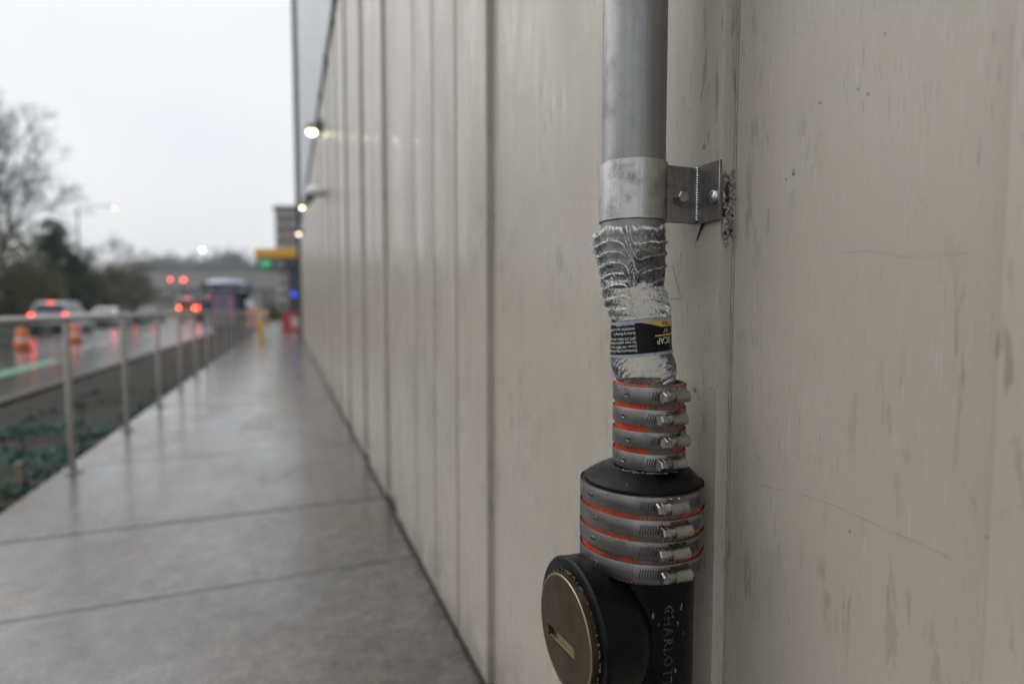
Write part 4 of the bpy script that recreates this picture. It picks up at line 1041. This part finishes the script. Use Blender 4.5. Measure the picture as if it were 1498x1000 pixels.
def leafy(name, base, H, W, n, mat, label, seed, cat='shrub', group=None, z0=.05, shape='round', size=.16):
    rng = random.Random(seed); t = thing(name, base, label, cat, group)
    st = MB()
    for k in range(6):
        a = rng.random() * 6.28; st.path([(0, 0, -.3), (math.cos(a) * W * .12, math.sin(a) * W * .12, H * .35), (math.cos(a) * W * .3, math.sin(a) * W * .3, H * rng.uniform(.6, .9))], [.05, .035, .012], 5)
    cl = []
    for k in range(int(14 + W * 4)):
        if shape == 'cone':
            h = rng.random() ** .8; rr = W / 2 * (1 - h) * rng.uniform(.5, 1.05); a = rng.random() * 6.28; cl.append((Vector((math.cos(a) * rr, math.sin(a) * rr, z0 + h * (H - z0))), .26 * W * (1.1 - h)))
        else:
            v = Vector((rng.gauss(0, 1), rng.gauss(0, 1), rng.gauss(0, 1))).normalized() * rng.uniform(.45, 1)
            cl.append((Vector((v.x * W / 2 * .85, v.y * W / 2 * .85, z0 + (H - z0) * (.52 + .46 * v.z))), W * rng.uniform(.10, .20)))
    mb = MB()
    for k in range(n):
        c, r = rng.choice(cl); v = Vector((rng.gauss(0, .5), rng.gauss(0, .5), rng.gauss(0, .5))) * r; p = c + v; p.z = max(p.z, .02)
        d = Vector((rng.gauss(0, 1), rng.gauss(0, 1), rng.gauss(-.2 if shape == 'cone' else 0, .7))).normalized(); o = d.orthogonal().normalized() * size * .33; s_ = size * rng.uniform(.6, 1.4)
        mb.add([p - d * s_ * .5, p + o, p + d * s_ * .5, p - o], [(0, 1, 2, 3)])
    st.build('trunk', 'bark', t, 60, False); mb.build('crown', mat, t, None, False)
    return t
def gnd(px_, D, z=None):
    q = at_depth(px_, 452, D); zz = -.16 if q.x > -17.5 else -.16 + 4.2 * (1 - math.exp(-((-17 - q.x) / 70 * 24) / 7)) * min(1, max(0, ((-17 - q.x) / 70 * 24 - .5) / 2))
    return Vector((q.x, q.y, zz - .15 if z is None else z))
bare_tree('bare_tree', gnd(-40, 44), 19, 4, 'tall dark leafless tree with spreading crown on the bank', .62, 9, (.06, 0), .36, .26)
bare_tree('bare_tree', gnd(-2, 50), 15, 12, 'dark leafless tree behind the olive shrubs on the bank', .6, 9, (0, 0), .24, .26)
bare_tree('bare_tree', gnd(38, 55), 11.5, 57, 'leafless tree between the olive shrubs and the pointed conifer', .6, 8, (0, 0), .18, .27)
bare_tree('bare_tree', gnd(124, 60), 10, 23, 'thin leafless tree right beside the smaller conifer', .5, 8, (0, 0), .13, .28, 'bark', 'leaf_brown')
bare_tree('bare_tree', gnd(158, 68), 9.5, 31, 'thin brownish leafless tree below the glowing street lamp', .5, 8, (0, 0), .13, .28, 'bark', 'leaf_brown')
bare_tree('bare_tree', gnd(182, 76), 8, 35, 'small brownish leafless tree behind the black sedan', .55, 7, (0, 0), .12, .28, 'bark', 'leaf_brown')
def conifer(base, H, W, label, seed):
    rng = random.Random(seed); t = thing('conifer', base, label, 'tree'); tr = MB(); tr.path([(0, 0, 0), (0, 0, H * .6), (0, 0, H)], [.14, .08, .015], 7); cr = MB()
    z = .3
    while z < H * .98:
        f_ = 1 - z / H; n_ = 7 if f_ > .15 else 4
        for k in range(n_):
            a = rng.random() * 6.28; L_ = (W / 2 * f_ ** .62 + .12) * rng.uniform(.65, 1.15); d = Vector((math.cos(a), math.sin(a), -.18 + .3 * (1 - f_)))
            m_ = int(8 + L_ * 26)
            for j in range(m_):
                s0 = (j + rng.random()) / m_; p = Vector((0, 0, z)) + d * L_ * s0 + Vector((rng.gauss(0, .05), rng.gauss(0, .05), rng.gauss(0, .05) - .12 * L_ * s0 * s0))
                b_ = a + rng.choice((-1, 1)) * rng.uniform(.4, 1.2); e = Vector((math.cos(b_), math.sin(b_), rng.uniform(-.5, .1))) * rng.uniform(.28, .60) * (1.2 - .6 * s0); w = Vector((-e.y, e.x, e.z * .4)) * .22
                cr.add([p, p + e * .55 + w, p + e, p + e * .55 - w], [(0, 1, 2, 3)])
        z += .16 + .10 * f_
    tr.build('trunk', 'bark', t, 60, False); cr.build('crown', 'leaf_dark', t, None, False)
conifer(gnd(83, 50), 9.4, 7.4, 'dark green pointed conifer behind the silver car', 5)
conifer(gnd(108, 56), 7.0, 7.0, 'smaller dark conifer tucked against the pointed one', 6)
for i, (px_, D, H, W, m_, lab_) in enumerate((
    (-14, 40, 7.2, 7.0, 'leaf_olive', 'broad olive shrub at the foot of the tall bare tree'), (30, 43, 5.2, 6.0, 'leaf_olive', 'olive green rounded shrub behind the silver car'),
    (60, 45, 4.2, 5.0, 'leaf_olive', 'low olive shrub in front of the pointed conifer'), (130, 60, 6.0, 5.0, 'leaf_brown', 'brownish thin leaved shrub next to the smaller conifer'),
    (152, 66, 7.6, 6.0, 'leaf_olive', 'tall loose olive shrub below the glowing street lamp'), (180, 74, 7.6, 7.0, 'leaf_brown', 'wide brown shrub behind the black sedan'), (198, 84, 6.8, 6.5, 'leaf_olive', 'last olive shrub of the bank before the viaduct'))):
    leafy('shrub', gnd(px_, D), H, W, 5600 if 'brown' not in m_ else 3600, m_, lab_, 40 + i, 'shrub', 'shrubs along the bank', .1, 'round', .24)

# ================================================================== FAR BACKGROUND
q = at_depth(300, 452, 170); OV = thing('viaduct', (q.x, q.y, -.19), 'long pale concrete viaduct crossing behind the road', 'bridge', None, -YAW)
sv = 170 / 832
mb = MB(); mb.box((6, 3, (452 - 411) * sv + 1.3), (110, 9, 4.0)); mb.build('deck', 'bridge_concrete', OV, None, False)
mb = MB(); mb.box((6, -1.7, (452 - 402.5) * sv + 1.3), (110.2, .4, 1.2)); mb.build('parapet', 'bridge_concrete', OV, None, False)
for k in range(9):
    mb = MB(); mb.box((-44 + k * 12, 3, 3.2), (1.6, 6, 6.6)); mb.build('pier', 'bridge_concrete', OV, None, False)
mb = MB(); mb.box((6, 11, 3.0), (110, 1, 6.2)); mb.build('retaining_wall', 'bridge_concrete', OV, None, False)
q = at_depth(420, 452, 150); TW = thing('tower_block', (q.x, q.y, -.19), 'distant grey brown tower block rising behind the yellow canopy', 'building', None, -YAW)
st_ = 150 / 832; HT = (452 - 307) * st_ + 1.3
mb = MB(); mb.box((4.3, 6, HT / 2), (14, 12, HT)); wlt = mb.build('wall', 'tower_grey', TW, None, False)
mb = MB(); mb.box((4.3, 6, HT + .2), (14.6, 12.6, 1.2)); mb.build('roof_slab', 'dark_flashing', TW, None, False)
for k in range(9):
    for x in (-1.0, 1.6, 4.2, 6.8):
        mb = MB(); mb.box((x, -.06, 2.5 + k * 2.8), (1.5, .16, 1.5)); mb.build('window', 'glass_dark', TW, None, False)
mb = MB(); mb.box((.35, -.05, HT / 2), (1.0, .3, HT - 3)); mb.build('brick_panel', 'tower_brown', TW, None, False)
# far wooded ridge: one mass
mb = MB(); rng = random.Random(77)
def ridge(c, r, n, sz):
    for k in range(n):
        v = Vector((rng.gauss(0, .45), rng.gauss(0, .45), rng.gauss(0, .45))); p = c + Vector((v.x * r, v.y * r, v.z * r * 1.2)); d = Vector((rng.gauss(0, 1), rng.gauss(0, 1), rng.gauss(0, 1))).normalized(); o = d.orthogonal().normalized() * sz * .5
        mb.add([p - d * sz, p + o, p + d * sz, p - o], [(0, 1, 2, 3)])
for px_ in range(195, 440, 5):
    top = 392 + 7 * noise.noise(Vector((px_ * .045, 0, 0))) + 5 * noise.noise(Vector((px_ * .15, 2, 0)))
    if 318 < px_ < 352: top -= 10
    if 238 < px_ < 252: top -= 6
    for py_ in (top, top + 11, top + 22): ridge(at_depth(px_ + rng.uniform(-3, 3), py_ + 3, 330 + rng.uniform(-10, 10)), 6.5, 130, 1.1)
tag(mb.build('far_woods', 'leaf_far'), 'hazy distant wooded ridge above the viaduct', 'woods', kind='stuff')
leafy('hedge', gnd(404, 60, -.2), 1.6, 3.0, 2200, 'leaf_olive', 'low green hedge past the end of the sidewalk', 90, 'hedge', None, .1, 'round', .2)

# ================================================================== RAINY AIR
hz = MB(); hz.box((-40, 270, 22), (560, 580, 52)); HZ = hz.build('haze', 'ground_earth'); tag(HZ, 'thin grey rain haze filling the air', 'haze', kind='stuff')
m = bpy.data.materials.new('haze'); m.use_nodes = True; t = m.node_tree; t.nodes.clear()
o = t.nodes.new('ShaderNodeOutputMaterial'); pv = t.nodes.new('ShaderNodeVolumePrincipled'); pv.inputs['Color'].default_value = (.93, .96, 1, 1); pv.inputs['Density'].default_value = .0006; pv.inputs['Anisotropy'].default_value = .3
t.links.new(pv.outputs[0], o.inputs['Volume']); HZ.data.materials.clear(); HZ.data.materials.append(m)
S.cycles.volume_bounces = 1
